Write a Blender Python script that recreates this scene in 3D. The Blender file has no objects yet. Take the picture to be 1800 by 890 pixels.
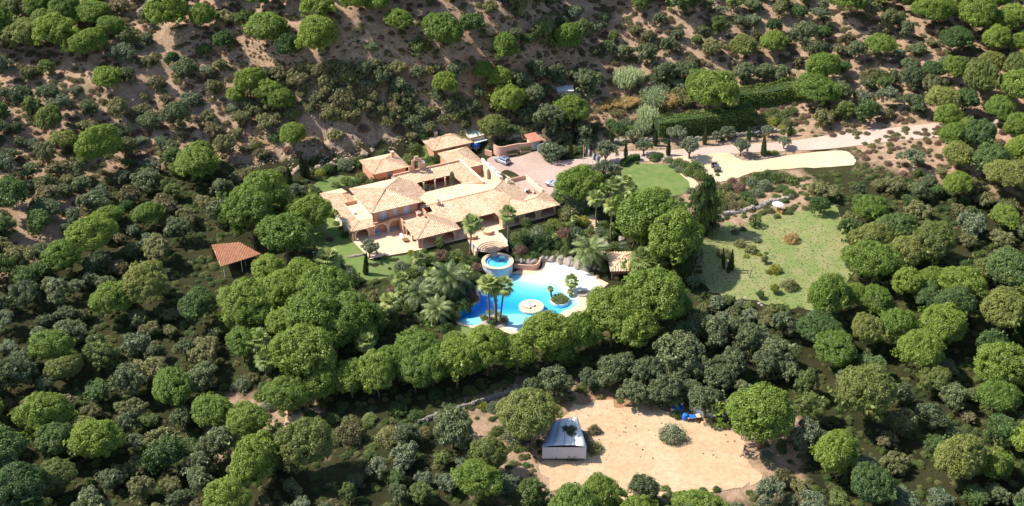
import bpy, bmesh, math, random
import numpy as np
from mathutils import Vector, Matrix, geometry, noise

random.seed(7); rng = np.random.default_rng(7)
SC = bpy.context.scene
COL = SC.collection
# ------------------------------------------------------------------ camera, sky, sun
FPX, PITCH, CAMH = 2300.0, math.radians(30.5), 152.0
cam = bpy.data.cameras.new('camera'); cam_o = bpy.data.objects.new('camera', cam); COL.objects.link(cam_o)
cam.sensor_width = 36; cam.lens = 36 * FPX / 1800; cam.clip_start = 1; cam.clip_end = 20000
cam_o.location = (0, 0, CAMH); cam_o.rotation_euler = (math.pi / 2 - PITCH, 0, 0)
SC.camera = cam_o
SUN_EL = math.radians(50); SUN_H = Vector((-0.994, 0.11, 0)).normalized()
wd = bpy.data.worlds.new('World'); SC.world = wd; wd.use_nodes = True
nt = wd.node_tree; nt.nodes.clear()
sky = nt.nodes.new('ShaderNodeTexSky'); sky.sky_type = 'NISHITA'; sky.sun_disc = False
sky.sun_elevation = SUN_EL; sky.sun_rotation = math.atan2(SUN_H.x, SUN_H.y) % (2 * math.pi)
sky.altitude = 150
bg = nt.nodes.new('ShaderNodeBackground'); bg.inputs[1].default_value = 0.14
wo = nt.nodes.new('ShaderNodeOutputWorld'); nt.links.new(sky.outputs[0], bg.inputs[0]); nt.links.new(bg.outputs[0], wo.inputs[0])
sl = bpy.data.lights.new('sun', 'SUN'); sl.energy = 4.8; sl.angle = math.radians(.53); sl.color = (1, .94, .83)
so = bpy.data.objects.new('sun', sl); COL.objects.link(so)
sdir = Vector((SUN_H.x * math.cos(SUN_EL), SUN_H.y * math.cos(SUN_EL), math.sin(SUN_EL)))
so.rotation_euler = sdir.to_track_quat('Z', 'Y').to_euler(); so.location = sdir * 300 + Vector((0, 250, 0))
SC.view_settings.view_transform = 'Standard'; SC.view_settings.look = 'None'
SC.view_settings.exposure = 0.6; SC.view_settings.gamma = 1
SC.cycles.max_bounces = 6; SC.cycles.transparent_max_bounces = 12; SC.cycles.volume_bounces = 0
SC.cycles.use_denoising = True

# ------------------------------------------------------------------ photo measurement -> world points
def ray(px, py):
    a, b = (px - 900) / FPX, (445 - py) / FPX
    return np.array([a, math.cos(PITCH) + b * math.sin(PITCH), -math.sin(PITCH) + b * math.cos(PITCH)])
def at(px, py, z):
    d = ray(px, py); t = (z - CAMH) / d[2]; return np.array([d[0] * t, d[1] * t, z])
def proj(P):
    P = np.asarray(P, float); X, Y, Z = P[..., 0], P[..., 1], P[..., 2] - CAMH
    f = Y * math.cos(PITCH) - Z * math.sin(PITCH); u = Y * math.sin(PITCH) + Z * math.cos(PITCH)
    return 900 + FPX * X / f, 445 - FPX * u / f

# house frame
HA = math.radians(27.3); ZT = 3.6
HO = at(652, 376, 9.4)
CA, SA = math.cos(HA), math.sin(HA)
def l2w(u, v): return np.array([HO[0] + u * CA - v * SA, HO[1] + u * SA + v * CA])
def loc(px, py, z):
    p = at(px, py, z) - HO; return (p[0] * CA + p[1] * SA, -p[0] * SA + p[1] * CA)

def inpoly(X, Y, poly):
    X = np.asarray(X, float); Y = np.asarray(Y, float); r = np.zeros(X.shape, bool); n = len(poly)
    for i in range(n):
        x1, y1 = poly[i][:2]; x2, y2 = poly[(i + 1) % n][:2]
        if y1 == y2: continue
        c = ((y1 > Y) != (y2 > Y)) & (X < (x2 - x1) * (Y - y1) / (y2 - y1) + x1); r ^= c
    return r
def polydist(X, Y, poly, closed=True):
    X = np.asarray(X, float); Y = np.asarray(Y, float); d = np.full(X.shape, 1e9); n = len(poly)
    for i in range(n if closed else n - 1):
        x1, y1 = poly[i][:2]; x2, y2 = poly[(i + 1) % n][:2]
        dx, dy = x2 - x1, y2 - y1; L = dx * dx + dy * dy + 1e-9
        t = np.clip(((X - x1) * dx + (Y - y1) * dy) / L, 0, 1)
        d = np.minimum(d, np.hypot(X - x1 - t * dx, Y - y1 - t * dy))
    return d
def catmull(pts, closed=True, k=6):
    pts = [np.array(p[:2], float) for p in pts]; n = len(pts); out = []
    for i in range(n if closed else n - 1):
        g = lambda j: pts[j % n] if closed else pts[min(max(j, 0), n - 1)]
        a, b, c, d = g(i - 1), g(i), g(i + 1), g(i + 2)
        for t in np.linspace(0, 1, k, endpoint=False):
            out.append(.5 * (2 * b + (c - a) * t + (2 * a - 5 * b + 4 * c - d) * t * t + (3 * b - a - 3 * c + d) * t ** 3))
    if not closed: out.append(pts[-1])
    return out

# ------------------------------------------------------------------ terrain heights
CTRL = [  # photo x, photo y, height
 (830,560,0),(900,530,0),(980,530,0),(1040,505,0),(960,472,.1),(1090,488,.2),(900,590,0),(700,640,-.6),(560,670,-.6),(1100,570,0),(1000,650,-1),
 (800,718,-2),(620,745,-2.2),(450,705,-1.5),(900,768,-3),(1100,750,-3.2),(1300,760,-3),(1250,650,-1.5),(450,770,-2.4),(1380,640,-1.2),
 (450,560,.8),(420,450,2.2),(560,470,2.6),(610,440,3.4),(650,475,3),(740,465,2.5),(740,540,.8),(790,480,1.6),(680,530,1.6),(820,500,.6),(835,470,1.4),
 (560,390,3.4),(500,390,3.2),(430,350,4),(560,330,3.8),
 (900,425,3),(960,425,2.6),(1000,395,3.2),(935,452,.6),(1000,450,.9),(1040,390,3),(1080,420,2.2),(1150,450,1),
 (900,290,4.1),(950,270,4.2),(985,312,4),(1010,290,4.1),(975,345,3.9),(1010,330,3.9),
 (1100,268,4.3),(1200,266,4.4),(1390,256,4.7),(1300,297,4.3),(1390,283,4.4),(1150,315,3.9),(1210,290,4.2),(1240,310,4.2),(1300,330,3.5),(1390,310,3.8),
 (1300,387,2.2),(1390,372,2.5),(1250,420,1.5),(1330,440,1.5),(1390,470,1.5),(1280,500,.8),(1380,530,.8),(1240,545,.3),
 (1150,380,3),(1200,430,1.2),(1200,520,0),
 (1250,243,5.2),(1390,232,5.6),(1240,190,7),(1300,160,9),(1150,240,5),(1100,200,7),(1100,150,10),(1390,135,12),
 (540,245,8.5),(600,222,10),(660,216,10.5),(720,216,10),(570,296,4.6),(620,280,4.6),(690,266,4.6),(550,318,4),(740,262,4.6),(790,250,4.8),(870,240,6.3),(905,245,6.3),(925,222,8),
 (770,215,9),(850,208,9),(970,235,7),(1010,250,5),
 (420,300,5.5),(450,262,7.5),(410,215,11),(520,180,15),(650,160,17),(750,150,17.5),(850,160,15),(950,160,12),(1020,190,9),(430,130,20),(600,118,23),(800,118,23),(950,118,18),(1050,118,13),
 (200,300,6),(100,600,2),(0,150,19),(200,100,24),(600,30,34),(900,20,33),(1200,40,22),(1500,50,20),(1500,300,6),(1750,200,12),(1550,500,1),(1750,700,-2),(900,860,-4),(300,800,-2),(1400,860,-4),(0,400,10),(50,850,-1),(1780,420,4)]
_c = [at(*p) for p in CTRL]
_c += [np.array([x, y, z]) for x in (-900, 0, 900) for y, z in ((900, 90), (2500, 160), (6000, 200))] + [np.array([x, -200., -6]) for x in (-900, 0, 900)] + [np.array([-700., 300, 30]), np.array([700., 300, 12])]
_C = np.array(_c)
def _fit():
    n = len(_C); K = -np.sqrt((_C[:, None, 0] - _C[None, :, 0]) ** 2 + (_C[:, None, 1] - _C[None, :, 1]) ** 2 + 80) + np.eye(n) * 3.0
    M = np.zeros((n + 1, n + 1)); M[:n, :n] = K; M[:n, n] = 1; M[n, :n] = 1
    return np.linalg.solve(M, np.append(_C[:, 2], 0))
_W = _fit()
PADS = [  # (world polygon, z, blend)
 ([l2w(-6.2, -2), l2w(-4.5, -10.5), l2w(6.5, -11.5), l2w(44, -11.5), l2w(44, 8), l2w(37.5, 29), l2w(-6.2, 22)], ZT, 5.0),
 ([at(x, y, 0)[:2] for x, y in ((805,550),(845,510),(870,492),(960,462),(1000,464),(1056,500),(1040,530),(1000,555),(920,590),(830,580))], 0.0, 4.0),
]
def h(X, Y):
    X = np.asarray(X, float); Y = np.asarray(Y, float); sh = X.shape; X = X.ravel(); Y = Y.ravel(); z = np.empty_like(X)
    for s in range(0, len(X), 20000):
        x, y = X[s:s + 20000], Y[s:s + 20000]
        z[s:s + 20000] = _W[-1] - np.sqrt((x[:, None] - _C[None, :, 0]) ** 2 + (y[:, None] - _C[None, :, 1]) ** 2 + 80) @ _W[:-1]
    for poly, pz, b in PADS:
        m = (X > -160) & (X < 160) & (Y > 150) & (Y < 420)
        d = polydist(X[m], Y[m], poly); d[inpoly(X[m], Y[m], poly)] = 0
        t = np.clip(1 - d / b, 0, 1); t = t * t * (3 - 2 * t); z[m] = z[m] * (1 - t) + pz * t
    return z.reshape(sh)
def hz(x, y): return float(h(np.array([x]), np.array([y]))[0])
_T = np.linspace(0, 1, 700)
def ground(px, py, up=0.0):
    """point on the terrain (or 'up' metres above it) seen at that place in the photograph"""
    d = ray(px, py); t0 = (CAMH - 75) / -d[2]; t1 = (CAMH + 8) / -d[2]; t = t0 + (t1 - t0) * _T
    x, y, z = d[0] * t, d[1] * t, CAMH + d[2] * t
    f = z - h(x, y) - up; i = int(np.argmax(f < 0))
    if i == 0: i = len(t) - 1
    a = f[i - 1] / (f[i - 1] - f[i] + 1e-9); tt = t[i - 1] + a * (t[i] - t[i - 1])
    return np.array([d[0] * tt, d[1] * tt, CAMH + d[2] * tt - up])

# ------------------------------------------------------------------ materials
def mat(name): 
    m = bpy.data.materials.new(name); m.use_nodes = True; n = m.node_tree
    return m, n, n.nodes['Principled BSDF']
def N(n, t, **kw):
    x = n.nodes.new(t)
    for k, v in kw.items():
        if isinstance(k, str) and hasattr(x, k): setattr(x, k, v)
    return x
def ramp(n, fac, stops):
    r = n.nodes.new('ShaderNodeValToRGB'); cr = r.color_ramp
    while len(cr.elements) < len(stops): cr.elements.new(.5)
    for e, (p, c) in zip(cr.elements, stops): e.position = p; e.color = (*c, 1)
    n.links.new(fac, r.inputs[0]); return r.outputs[0]
def noise_tex(n, scale, detail=5, rough=.6, coord='Object', dist=0):
    tc = n.nodes.new('ShaderNodeTexCoord'); t = n.nodes.new('ShaderNodeTexNoise')
    t.inputs['Scale'].default_value = scale; t.inputs['Detail'].default_value = detail; t.inputs['Roughness'].default_value = rough
    t.inputs['Distortion'].default_value = dist
    n.links.new(tc.outputs[coord], t.inputs['Vector']); return t.outputs['Fac']
def mixc(n, fac, a, b, mode='MIX'):
    m = n.nodes.new('ShaderNodeMix'); m.data_type = 'RGBA'; m.blend_type = mode
    for s, v in ((m.inputs[0], fac), (m.inputs[6], a), (m.inputs[7], b)):
        if hasattr(v, 'links'): n.links.new(v, s)
        elif isinstance(v, (int, float)): s.default_value = v
        else: s.default_value = (*v, 1)
    return m.outputs[2]
def bump(n, bs, hgt, strength=.4, dist=.05):
    b = n.nodes.new('ShaderNodeBump'); b.inputs['Strength'].default_value = strength; b.inputs['Distance'].default_value = dist
    n.links.new(hgt, b.inputs['Height']); n.links.new(b.outputs[0], bs.inputs['Normal'])
def surf(name, c1, c2, scale=.6, rough=.9, c3=None, scale2=6, bmp=.3, spec=.2, metal=0):
    """two colours in large patches, fine grain on top"""
    m, n, b = mat(name); f = noise_tex(n, scale); f2 = noise_tex(n, scale2, 6, .7)
    col = ramp(n, f, [(.32, c1), (.68, c2)])
    c3 = c3 or tuple(x * .72 for x in c1)
    col = mixc(n, ramp(n, f2, [(.42, (0, 0, 0)), (.7, (.75, .75, .75))]), col, c3)
    n.links.new(col, b.inputs['Base Color']); b.inputs['Roughness'].default_value = rough
    b.inputs['Specular IOR Level'].default_value = spec; b.inputs['Metallic'].default_value = metal
    if bmp: bump(n, b, f2, bmp)
    return m
def plain(name, c, rough=.6, metal=0, spec=.3, coat=0):
    m, n, b = mat(name); f = noise_tex(n, 3, 4)
    n.links.new(ramp(n, f, [(.3, tuple(x * .88 for x in c)), (.7, tuple(min(1, x * 1.06) for x in c))]), b.inputs['Base Color'])
    b.inputs['Roughness'].default_value = rough; b.inputs['Metallic'].default_value = metal; b.inputs['Specular IOR Level'].default_value = spec
    b.inputs['Coat Weight'].default_value = coat; return m
def island(name, cols, rough=.85, spec=.15, patch=None, pscale=.25):
    """every tile / stone takes its own colour"""
    m, n, b = mat(name); g = n.nodes.new('ShaderNodeNewGeometry')
    k = len(cols); col = ramp(n, g.outputs['Random Per Island'], [(i / max(1, k - 1), c) for i, c in enumerate(cols)])
    if patch:
        col = mixc(n, ramp(n, noise_tex(n, pscale, 5, .65), [(.45, (0, 0, 0)), (.7, (.7, .7, .7))]), col, patch)
    n.links.new(col, b.inputs['Base Color']); b.inputs['Roughness'].default_value = rough; b.inputs['Specular IOR Level'].default_value = spec
    return m
def foliage(name, dark, light, trans=.3, tip=None):
    m = bpy.data.materials.new(name); m.use_nodes = True; n = m.node_tree; n.nodes.clear()
    g = n.nodes.new('ShaderNodeNewGeometry'); oi = n.nodes.new('ShaderNodeObjectInfo')
    st = [(0, dark), (.75, light)] + ([(1, tip)] if tip else [])
    col = ramp(n, g.outputs['Random Per Island'], st)
    f = noise_tex(n, 2.2, 3, .6)
    col = mixc(n, ramp(n, f, [(.35, (.1, .1, .1)), (.68, (.75, .75, .75))]), col, light)
    hs = n.nodes.new('ShaderNodeHueSaturation'); n.links.new(col, hs.inputs['Color'])
    mr = n.nodes.new('ShaderNodeMapRange'); n.links.new(oi.outputs['Random'], mr.inputs[0]); mr.inputs[3].default_value = .82; mr.inputs[4].default_value = 1.22
    n.links.new(mr.outputs[0], hs.inputs['Value'])
    mr2 = n.nodes.new('ShaderNodeMapRange'); n.links.new(oi.outputs['Random'], mr2.inputs[0]); mr2.inputs[3].default_value = .512; mr2.inputs[4].default_value = .486
    n.links.new(mr2.outputs[0], hs.inputs['Hue'])
    d = n.nodes.new('ShaderNodeBsdfDiffuse'); t = n.nodes.new('ShaderNodeBsdfTranslucent'); gl = n.nodes.new('ShaderNodeBsdfGlossy')
    gl.inputs['Roughness'].default_value = .5
    n.links.new(hs.outputs[0], d.inputs[0]); n.links.new(hs.outputs[0], t.inputs[0])
    mx = n.nodes.new('ShaderNodeMixShader'); mx.inputs[0].default_value = trans; n.links.new(d.outputs[0], mx.inputs[1]); n.links.new(t.outputs[0], mx.inputs[2])
    m2 = n.nodes.new('ShaderNodeMixShader'); m2.inputs[0].default_value = .03; n.links.new(mx.outputs[0], m2.inputs[1]); n.links.new(gl.outputs[0], m2.inputs[2])
    o = n.nodes.new('ShaderNodeOutputMaterial'); n.links.new(m2.outputs[0], o.inputs[0]); return m

M = {}
M['tile'] = island('clay_roof_tile', [(.52, .32, .19), (.73, .53, .35), (.79, .62, .44), (.66, .44, .28), (.83, .68, .49)], patch=(.60, .40, .26), pscale=.3)
M['pan'] = plain('clay_pan', (.42, .26, .17), .9)
M['ridge'] = island('ridge_tile', [(.5, .28, .17), (.62, .40, .26)])
M['redtile'] = island('red_brown_tile', [(.34, .14, .08), (.46, .22, .13), (.40, .18, .10)], patch=(.5, .28, .18))
M['salmon'] = surf('salmon_render', (.60, .30, .185), (.66, .36, .23), .35, .9, (.54, .27, .17), 2.5, .15)
M['cream'] = surf('cream_render', (.78, .62, .42), (.82, .68, .5), .3, .9, (.7, .54, .36), 2, .15)
M['pinkwall'] = surf('pink_render', (.62, .36, .25), (.68, .42, .3), .3, .9, (.55, .32, .22), 2, .15)
M['white'] = plain('white_paint', (.8, .79, .76), .6)
M['trim'] = surf('pale_stone_trim', (.66, .52, .42), (.72, .6, .5), 1.5, .8)
M['dark'] = plain('dark_interior', (.05, .035, .03), .8)
M['redint'] = surf('red_interior_wall', (.34, .07, .04), (.4, .1, .06), .5)
M['glass'] = plain('window_glass', (.10, .14, .2), .08, 0, .6)
M['blueglass'] = plain('curtained_glass', (.52, .56, .62), .25, 0, .5)
M['wood'] = surf('brown_wood', (.2, .1, .05), (.28, .15, .08), 1.5)
M['iron'] = plain('wrought_iron', (.05, .05, .05), .5, .5)
M['rock'] = surf('pale_rock', (.30, .25, .21), (.44, .38, .32), .9, .95, (.18, .155, .135), 5, .8)
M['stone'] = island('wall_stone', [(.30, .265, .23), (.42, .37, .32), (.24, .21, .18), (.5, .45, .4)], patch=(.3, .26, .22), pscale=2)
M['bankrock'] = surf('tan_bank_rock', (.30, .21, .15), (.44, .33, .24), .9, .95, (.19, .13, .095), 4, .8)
M['shade_painted_stone'] = island('wall_stone_painted_shade', [(.20, .175, .15), (.28, .25, .22), (.15, .135, .12)], patch=(.2, .18, .13), pscale=2)  # wall stone darkened, the pines' shade painted into its colour
M['court'] = surf('pink_paving', (.42, .30, .25), (.50, .38, .32), .12, .9, (.36, .255, .21), 1.5, .2)
M['drive'] = surf('driveway_paving', (.47, .35, .29), (.55, .43, .35), .12, .9, (.4, .3, .245), 1.5, .2)
M['sand'] = surf('pale_sand', (.60, .45, .28), (.68, .53, .35), .1, .95, (.5, .37, .23), 1.2, .2)
M['lawn'] = surf('mown_lawn', (.095, .165, .035), (.15, .21, .055), .18, .95, (.21, .22, .09), .5, .4)
M['field'] = surf('dry_field_grass', (.135, .205, .05), (.25, .25, .10), .09, .95, (.30, .25, .13), .3, .4)
M['dirt'] = surf('yellow_dirt', (.50, .34, .2), (.60, .44, .28), .13, .95, (.36, .24, .145), 1.1, .4)
M['deck'] = surf('pool_paving', (.66, .46, .31), (.74, .55, .39), .4, .9, (.58, .4, .27), 3, .15)
M['step'] = surf('terracotta_step', (.62, .42, .28), (.7, .5, .35), .5, .9)
M['metal'] = plain('brushed_metal', (.6, .6, .6), .35, .8)
M['rubber'] = plain('tyre_rubber', (.02, .02, .02), .8)
M['steelblue'] = plain('silver_blue_car_paint', (.42, .5, .6), .25, .4, .5, .8)
M['carlight'] = plain('pale_blue_car_paint', (.55, .65, .78), .25, .3, .5, .8)
M['jeep'] = plain('dark_olive_paint', (.11, .09, .085), .5)
M['redlamp'] = plain('tail_lamp', (.4, .03, .02), .3)
M['lamp'] = plain('head_lamp', (.7, .7, .68), .2)
M['blue'] = plain('bright_blue_plastic', (.02, .17, .62), .5)
M['fabric'] = plain('white_fabric', (.8, .78, .75), .9)
M['clay'] = surf('terracotta', (.56, .3, .16), (.66, .4, .24), 2)
M['red'] = plain('red_cloth', (.55, .06, .05), .8); M['green'] = plain('green_cloth', (.03, .25, .08), .8); M['yellow'] = plain('yellow_cloth', (.7, .5, .05), .8); M['navy'] = plain('navy_cloth', (.12, .16, .3), .8)
M['panel'] = plain('pale_roof_panel', (.64, .68, .66), .35, 0, .4)
M['tarp'] = plain('weathered_tarpaulin', (.62, .64, .7), .6)
M['sofa_tarpshade'] = plain('grey_blue_sofa_and_tarp_shade', (.34, .4, .54), .6)  # sofa cloth colour; on the tarpaulin roof this blue paints in shade
M['orange'] = plain('orange_plastic', (.75, .28, .08), .5)
M['mosaic'] = surf('pale_mosaic', (.5, .56, .6), (.66, .7, .72), 1.5, .5, (.4, .46, .5), 8, .1)
M['poolfloor'] = surf('pool_plaster', (.74, .78, .78), (.8, .82, .8), .3, .8, (.7, .76, .78), 2, .05)
M['bark'] = surf('grey_bark', (.17, .12, .085), (.26, .2, .15), 3, .95)
M['pinebark'] = surf('red_brown_bark', (.2, .12, .08), (.3, .2, .14), 3, .95)
M['palmbark'] = surf('palm_trunk', (.2, .15, .1), (.3, .23, .16), 4, .95)
F = {}
F['pine'] = foliage('umbrella_pine_needles', (.082,.148,.015), (.205,.295,.04), .35, (.31,.39,.08))
F['pine2'] = foliage('olive_pine_needles', (0.109, 0.145, 0.025), (0.240, 0.269, 0.063), .35, (0.328, 0.352, 0.101))
F['oak'] = foliage('cork_oak_leaves', (0.062, 0.088, 0.031), (0.156, 0.194, 0.081), .25, (0.250, 0.275, 0.138))
F['scrub'] = foliage('scrub_leaves', (0.102, 0.118, 0.038), (0.240, 0.240, 0.090), .25, (0.336, 0.324, 0.144))
F['scrubdry'] = foliage('dry_scrub_leaves', (.10, .09, .04), (.22, .2, .09), .25, (.3, .25, .12))
F['olive'] = foliage('olive_tree_leaves', (0.1, 0.125, 0.06), (0.22, 0.26, 0.145), .25, (0.33, 0.37, 0.24))
F['green'] = foliage('fresh_green_leaves', (0.080, 0.130, 0.028), (0.182, 0.238, 0.062), .35, (0.285, 0.335, 0.110))
F['deep'] = foliage('deep_green_leaves', (0.039, 0.078, 0.023), (0.098, 0.163, 0.039), .2, (0.169, 0.247, 0.078))
F['yellow'] = foliage('yellow_green_leaves', (.17, .2, .03), (.32, .34, .05), .35, (.42, .42, .09))
F['grey'] = foliage('grey_green_leaves', (0.085, 0.115, 0.055), (0.19, 0.235, 0.125), .2, (0.3, 0.35, 0.22))
F['cypress'] = foliage('cypress_sprays', (0.026, 0.054, 0.017), (0.072, 0.114, 0.036), .15, (0.120, 0.168, 0.054))
F['palm'] = foliage('palm_fronds', (0.15, 0.21, 0.05), (0.33, 0.4, 0.13), .35, (0.5, 0.54, 0.26))
F['date'] = foliage('date_palm_fronds', (0.063, 0.103, 0.029), (0.172, 0.230, 0.075), .25, (0.391, 0.425, 0.207))
F['reed'] = foliage('giant_reed_leaves', (0.2, 0.28, 0.11), (0.4, 0.48, 0.24), .4, (0.55, 0.6, 0.38))
F['straw'] = foliage('golden_grass', (0.38, 0.25, 0.09), (0.58, 0.42, 0.17), .35, (0.68, 0.54, 0.28))
F['brown'] = foliage('reddish_brown_shrub', (.13, .08, .05), (.26, .16, .11), .25, (.34, .24, .18))
# ------------------------------------------------------------------ mesh and object helpers
def me_pydata(name, V, Fc, m=None, smooth=False):
    me = bpy.data.meshes.new(name); me.from_pydata([tuple(map(float, v)) for v in V], [], [tuple(f) for f in Fc])
    if m: me.materials.append(m)
    if smooth: me.polygons.foreach_set('use_smooth', [True] * len(me.polygons))
    me.update(); return me
def link(name, data, parent=None, loc=None, kind=None, label=None, cat=None, group=None):
    o = bpy.data.objects.new(name, data); COL.objects.link(o)
    if parent: o.parent = parent
    if loc is not None: o.location = loc
    if kind: o['kind'] = kind
    if label: o['label'] = label
    if cat: o['category'] = cat
    if group: o['group'] = group
    return o
def thing(name, label, cat, loc=(0, 0, 0), rz=0, group=None, sc=None):
    o = link(name, None, None, tuple(map(float, loc)), None, label, cat, group); o.rotation_euler = (0, 0, rz); o.empty_display_size = .3
    if sc is not None: o.scale = sc
    return o
def copy_tree(o, parent=None):
    c = o.copy(); COL.objects.link(c)
    if parent: c.parent = parent
    for ch in o.children: copy_tree(ch, c)
    return c
class MB:
    """collects boxes, tubes, prisms into one mesh"""
    def __init__(s): s.v = []; s.f = []
    def add(s, V, Fc):
        b = len(s.v); s.v += [tuple(map(float, v)) for v in V]; s.f += [tuple(b + i for i in f) for f in Fc]; return s
    def box(s, x0, x1, y0, y1, z0, z1):
        V = [(x, y, z) for z in (z0, z1) for x, y in ((x0, y0), (x1, y0), (x1, y1), (x0, y1))]
        return s.add(V, [(3, 2, 1, 0), (4, 5, 6, 7), (0, 1, 5, 4), (1, 2, 6, 5), (2, 3, 7, 6), (3, 0, 4, 7)])
    def bar(s, p, q, w, hh=None):
        p, q = Vector(p), Vector(q); d = (q - p).normalized(); a = d.cross(Vector((0, 0, 1)))
        if a.length < .01: a = Vector((1, 0, 0))
        a.normalize(); b = d.cross(a); hh = hh or w
        V = [c + a * i * w / 2 + b * j * hh / 2 for c in (p, q) for i, j in ((-1, -1), (1, -1), (1, 1), (-1, 1))]
        return s.add(V, [(3, 2, 1, 0), (4, 5, 6, 7), (0, 1, 5, 4), (1, 2, 6, 5), (2, 3, 7, 6), (3, 0, 4, 7)])
    def tube(s, pts, rad, n=8, cap=True):
        pts = [Vector(p) for p in pts]; rad = rad if hasattr(rad, '__len__') else [rad] * len(pts); b = len(s.v); k = len(pts)
        for i, p in enumerate(pts):
            d = (pts[min(i + 1, k - 1)] - pts[max(i - 1, 0)]).normalized(); a = d.cross(Vector((.13, .97, .2))).normalized(); c = d.cross(a)
            for j in range(n):
                t = 2 * math.pi * j / n; s.v.append(tuple(p + (a * math.cos(t) + c * math.sin(t)) * rad[i]))
        for i in range(k - 1):
            for j in range(n):
                s.f.append((b + i * n + j, b + i * n + (j + 1) % n, b + (i + 1) * n + (j + 1) % n, b + (i + 1) * n + j))
        if cap: s.f.append(tuple(b + (k - 1) * n + j for j in range(n))); s.f.append(tuple(b + n - 1 - j for j in range(n)))
        return s
    def lathe(s, prof, n=20, c=(0, 0, 0), a0=0, a1=2 * math.pi):
        b = len(s.v); full = abs(a1 - a0 - 2 * math.pi) < 1e-6; m = n if full else n + 1
        for r, z in prof:
            for j in range(m):
                t = a0 + (a1 - a0) * j / n; s.v.append((c[0] + r * math.cos(t), c[1] + r * math.sin(t), c[2] + z))
        for i in range(len(prof) - 1):
            for j in range(n):
                j2 = (j + 1) % m; s.f.append((b + i * m + j, b + i * m + j2, b + (i + 1) * m + j2, b + (i + 1) * m + j))
        return s
    def prism(s, poly, z0, z1):
        n = len(poly); V = [(p[0], p[1], z) for z in (z0, z1) for p in poly]
        ar = sum(poly[i][0] * poly[(i + 1) % n][1] - poly[(i + 1) % n][0] * poly[i][1] for i in range(n))
        Fc = [tuple(range(n, 2 * n)), tuple(range(n - 1, -1, -1))] + [(i, (i + 1) % n, n + (i + 1) % n, n + i) for i in range(n)]
        if ar < 0: Fc = [tuple(reversed(f)) for f in Fc]
        return s.add(V, Fc)
    def build(s, name, m, parent=None, smooth=False, **kw):
        return link(name, me_pydata(name, s.v, s.f, m, smooth), parent, **kw)
def bevel(o, w=.03, seg=2):
    b = o.modifiers.new('bevel', 'BEVEL'); b.width = w; b.segments = seg; b.limit_method = 'ANGLE'; return o

# ------------------------------------------------------------------ pool outline (world)
POOLPX = [(803,558),(804,549.5),(808,545),(821,540.5),(835,536),(843,530),(844,523),(841,514),(841,506),(849,497),(862,489),(877,486),(894,482),(908,482),(926,483),(938,482.5),(950,479),(957.5,474),(959,465),(974,460.5),(992,464.6),(1011,472),(1028,477.5),(1040,484.5),(1048.6,494),(1053,504),(1046,511),(1034,511),(1024,510),(1015,515),(1016,523),(1018,530),(1015,537),(1004,543),(990,548),(972,560),(948,572),(926,580),(906,583),(891,578),(880,571),(866,565),(850,569),(831,573),(815.5,570),(807,565)]
POOL = [at(x, y, -.05)[:2] for x, y in POOLPX]
POOL = catmull(POOL, True, 3)
BEACH = [at(x, y, 0)[:2] for x, y in ((959,465),(974,460.5),(992,464.6),(1011,472),(1028,477.5),(1040,484.5),(1048.6,494),(1053,504))]
BEACH2 = [at(x, y, 0)[:2] for x, y in ((891,578),(906,583),(926,580))]
SHELF = [at(x, y, 0)[:2] for x, y in ((800,585),(800,556),(850,549),(905,544),(950,546),(1000,560),(960,600))]
SPA_C = at(874.5, 459, 2.5); SPA_R = 3.55
def pool_depth(x, y):
    d = polydist(x, y, BEACH, False); d2 = polydist(x, y, BEACH2, False)
    dep = np.minimum(np.clip((d - 5.5) * .135, .0, 2.0), .02 + d2 * .14)
    s = polydist(x, y, SHELF); s[inpoly(x, y, SHELF)] *= -1
    k = np.clip((s + .6) / 1.2, 0, 1); lim = .55 * (1 - k) + 2.2 * k
    return np.minimum(dep, lim)

# ------------------------------------------------------------------ the ground
def axis(lo, hi, s, far):
    a = list(np.arange(lo, hi + .01, s)); g = s; L = lo
    while L > -far: g *= 1.18; L -= g; a.insert(0, L)
    g = s; R = hi
    while R < far: g *= 1.18; R += g; a.append(R)
    return np.array(a)
GRID = {}
def hs(X, Y):
    """height of the ground mesh itself"""
    X = np.asarray(X, float); Y = np.asarray(Y, float); xs, ys, Z = GRID['xs'], GRID['ys'], GRID['Z']
    i = np.clip(np.searchsorted(xs, X) - 1, 0, len(xs) - 2); j = np.clip(np.searchsorted(ys, Y) - 1, 0, len(ys) - 2)
    a = (X - xs[i]) / (xs[i + 1] - xs[i]); b = (Y - ys[j]) / (ys[j + 1] - ys[j])
    return Z[j, i] * (1 - a) * (1 - b) + Z[j, i + 1] * a * (1 - b) + Z[j + 1, i] * (1 - a) * b + Z[j + 1, i + 1] * a * b
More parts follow.
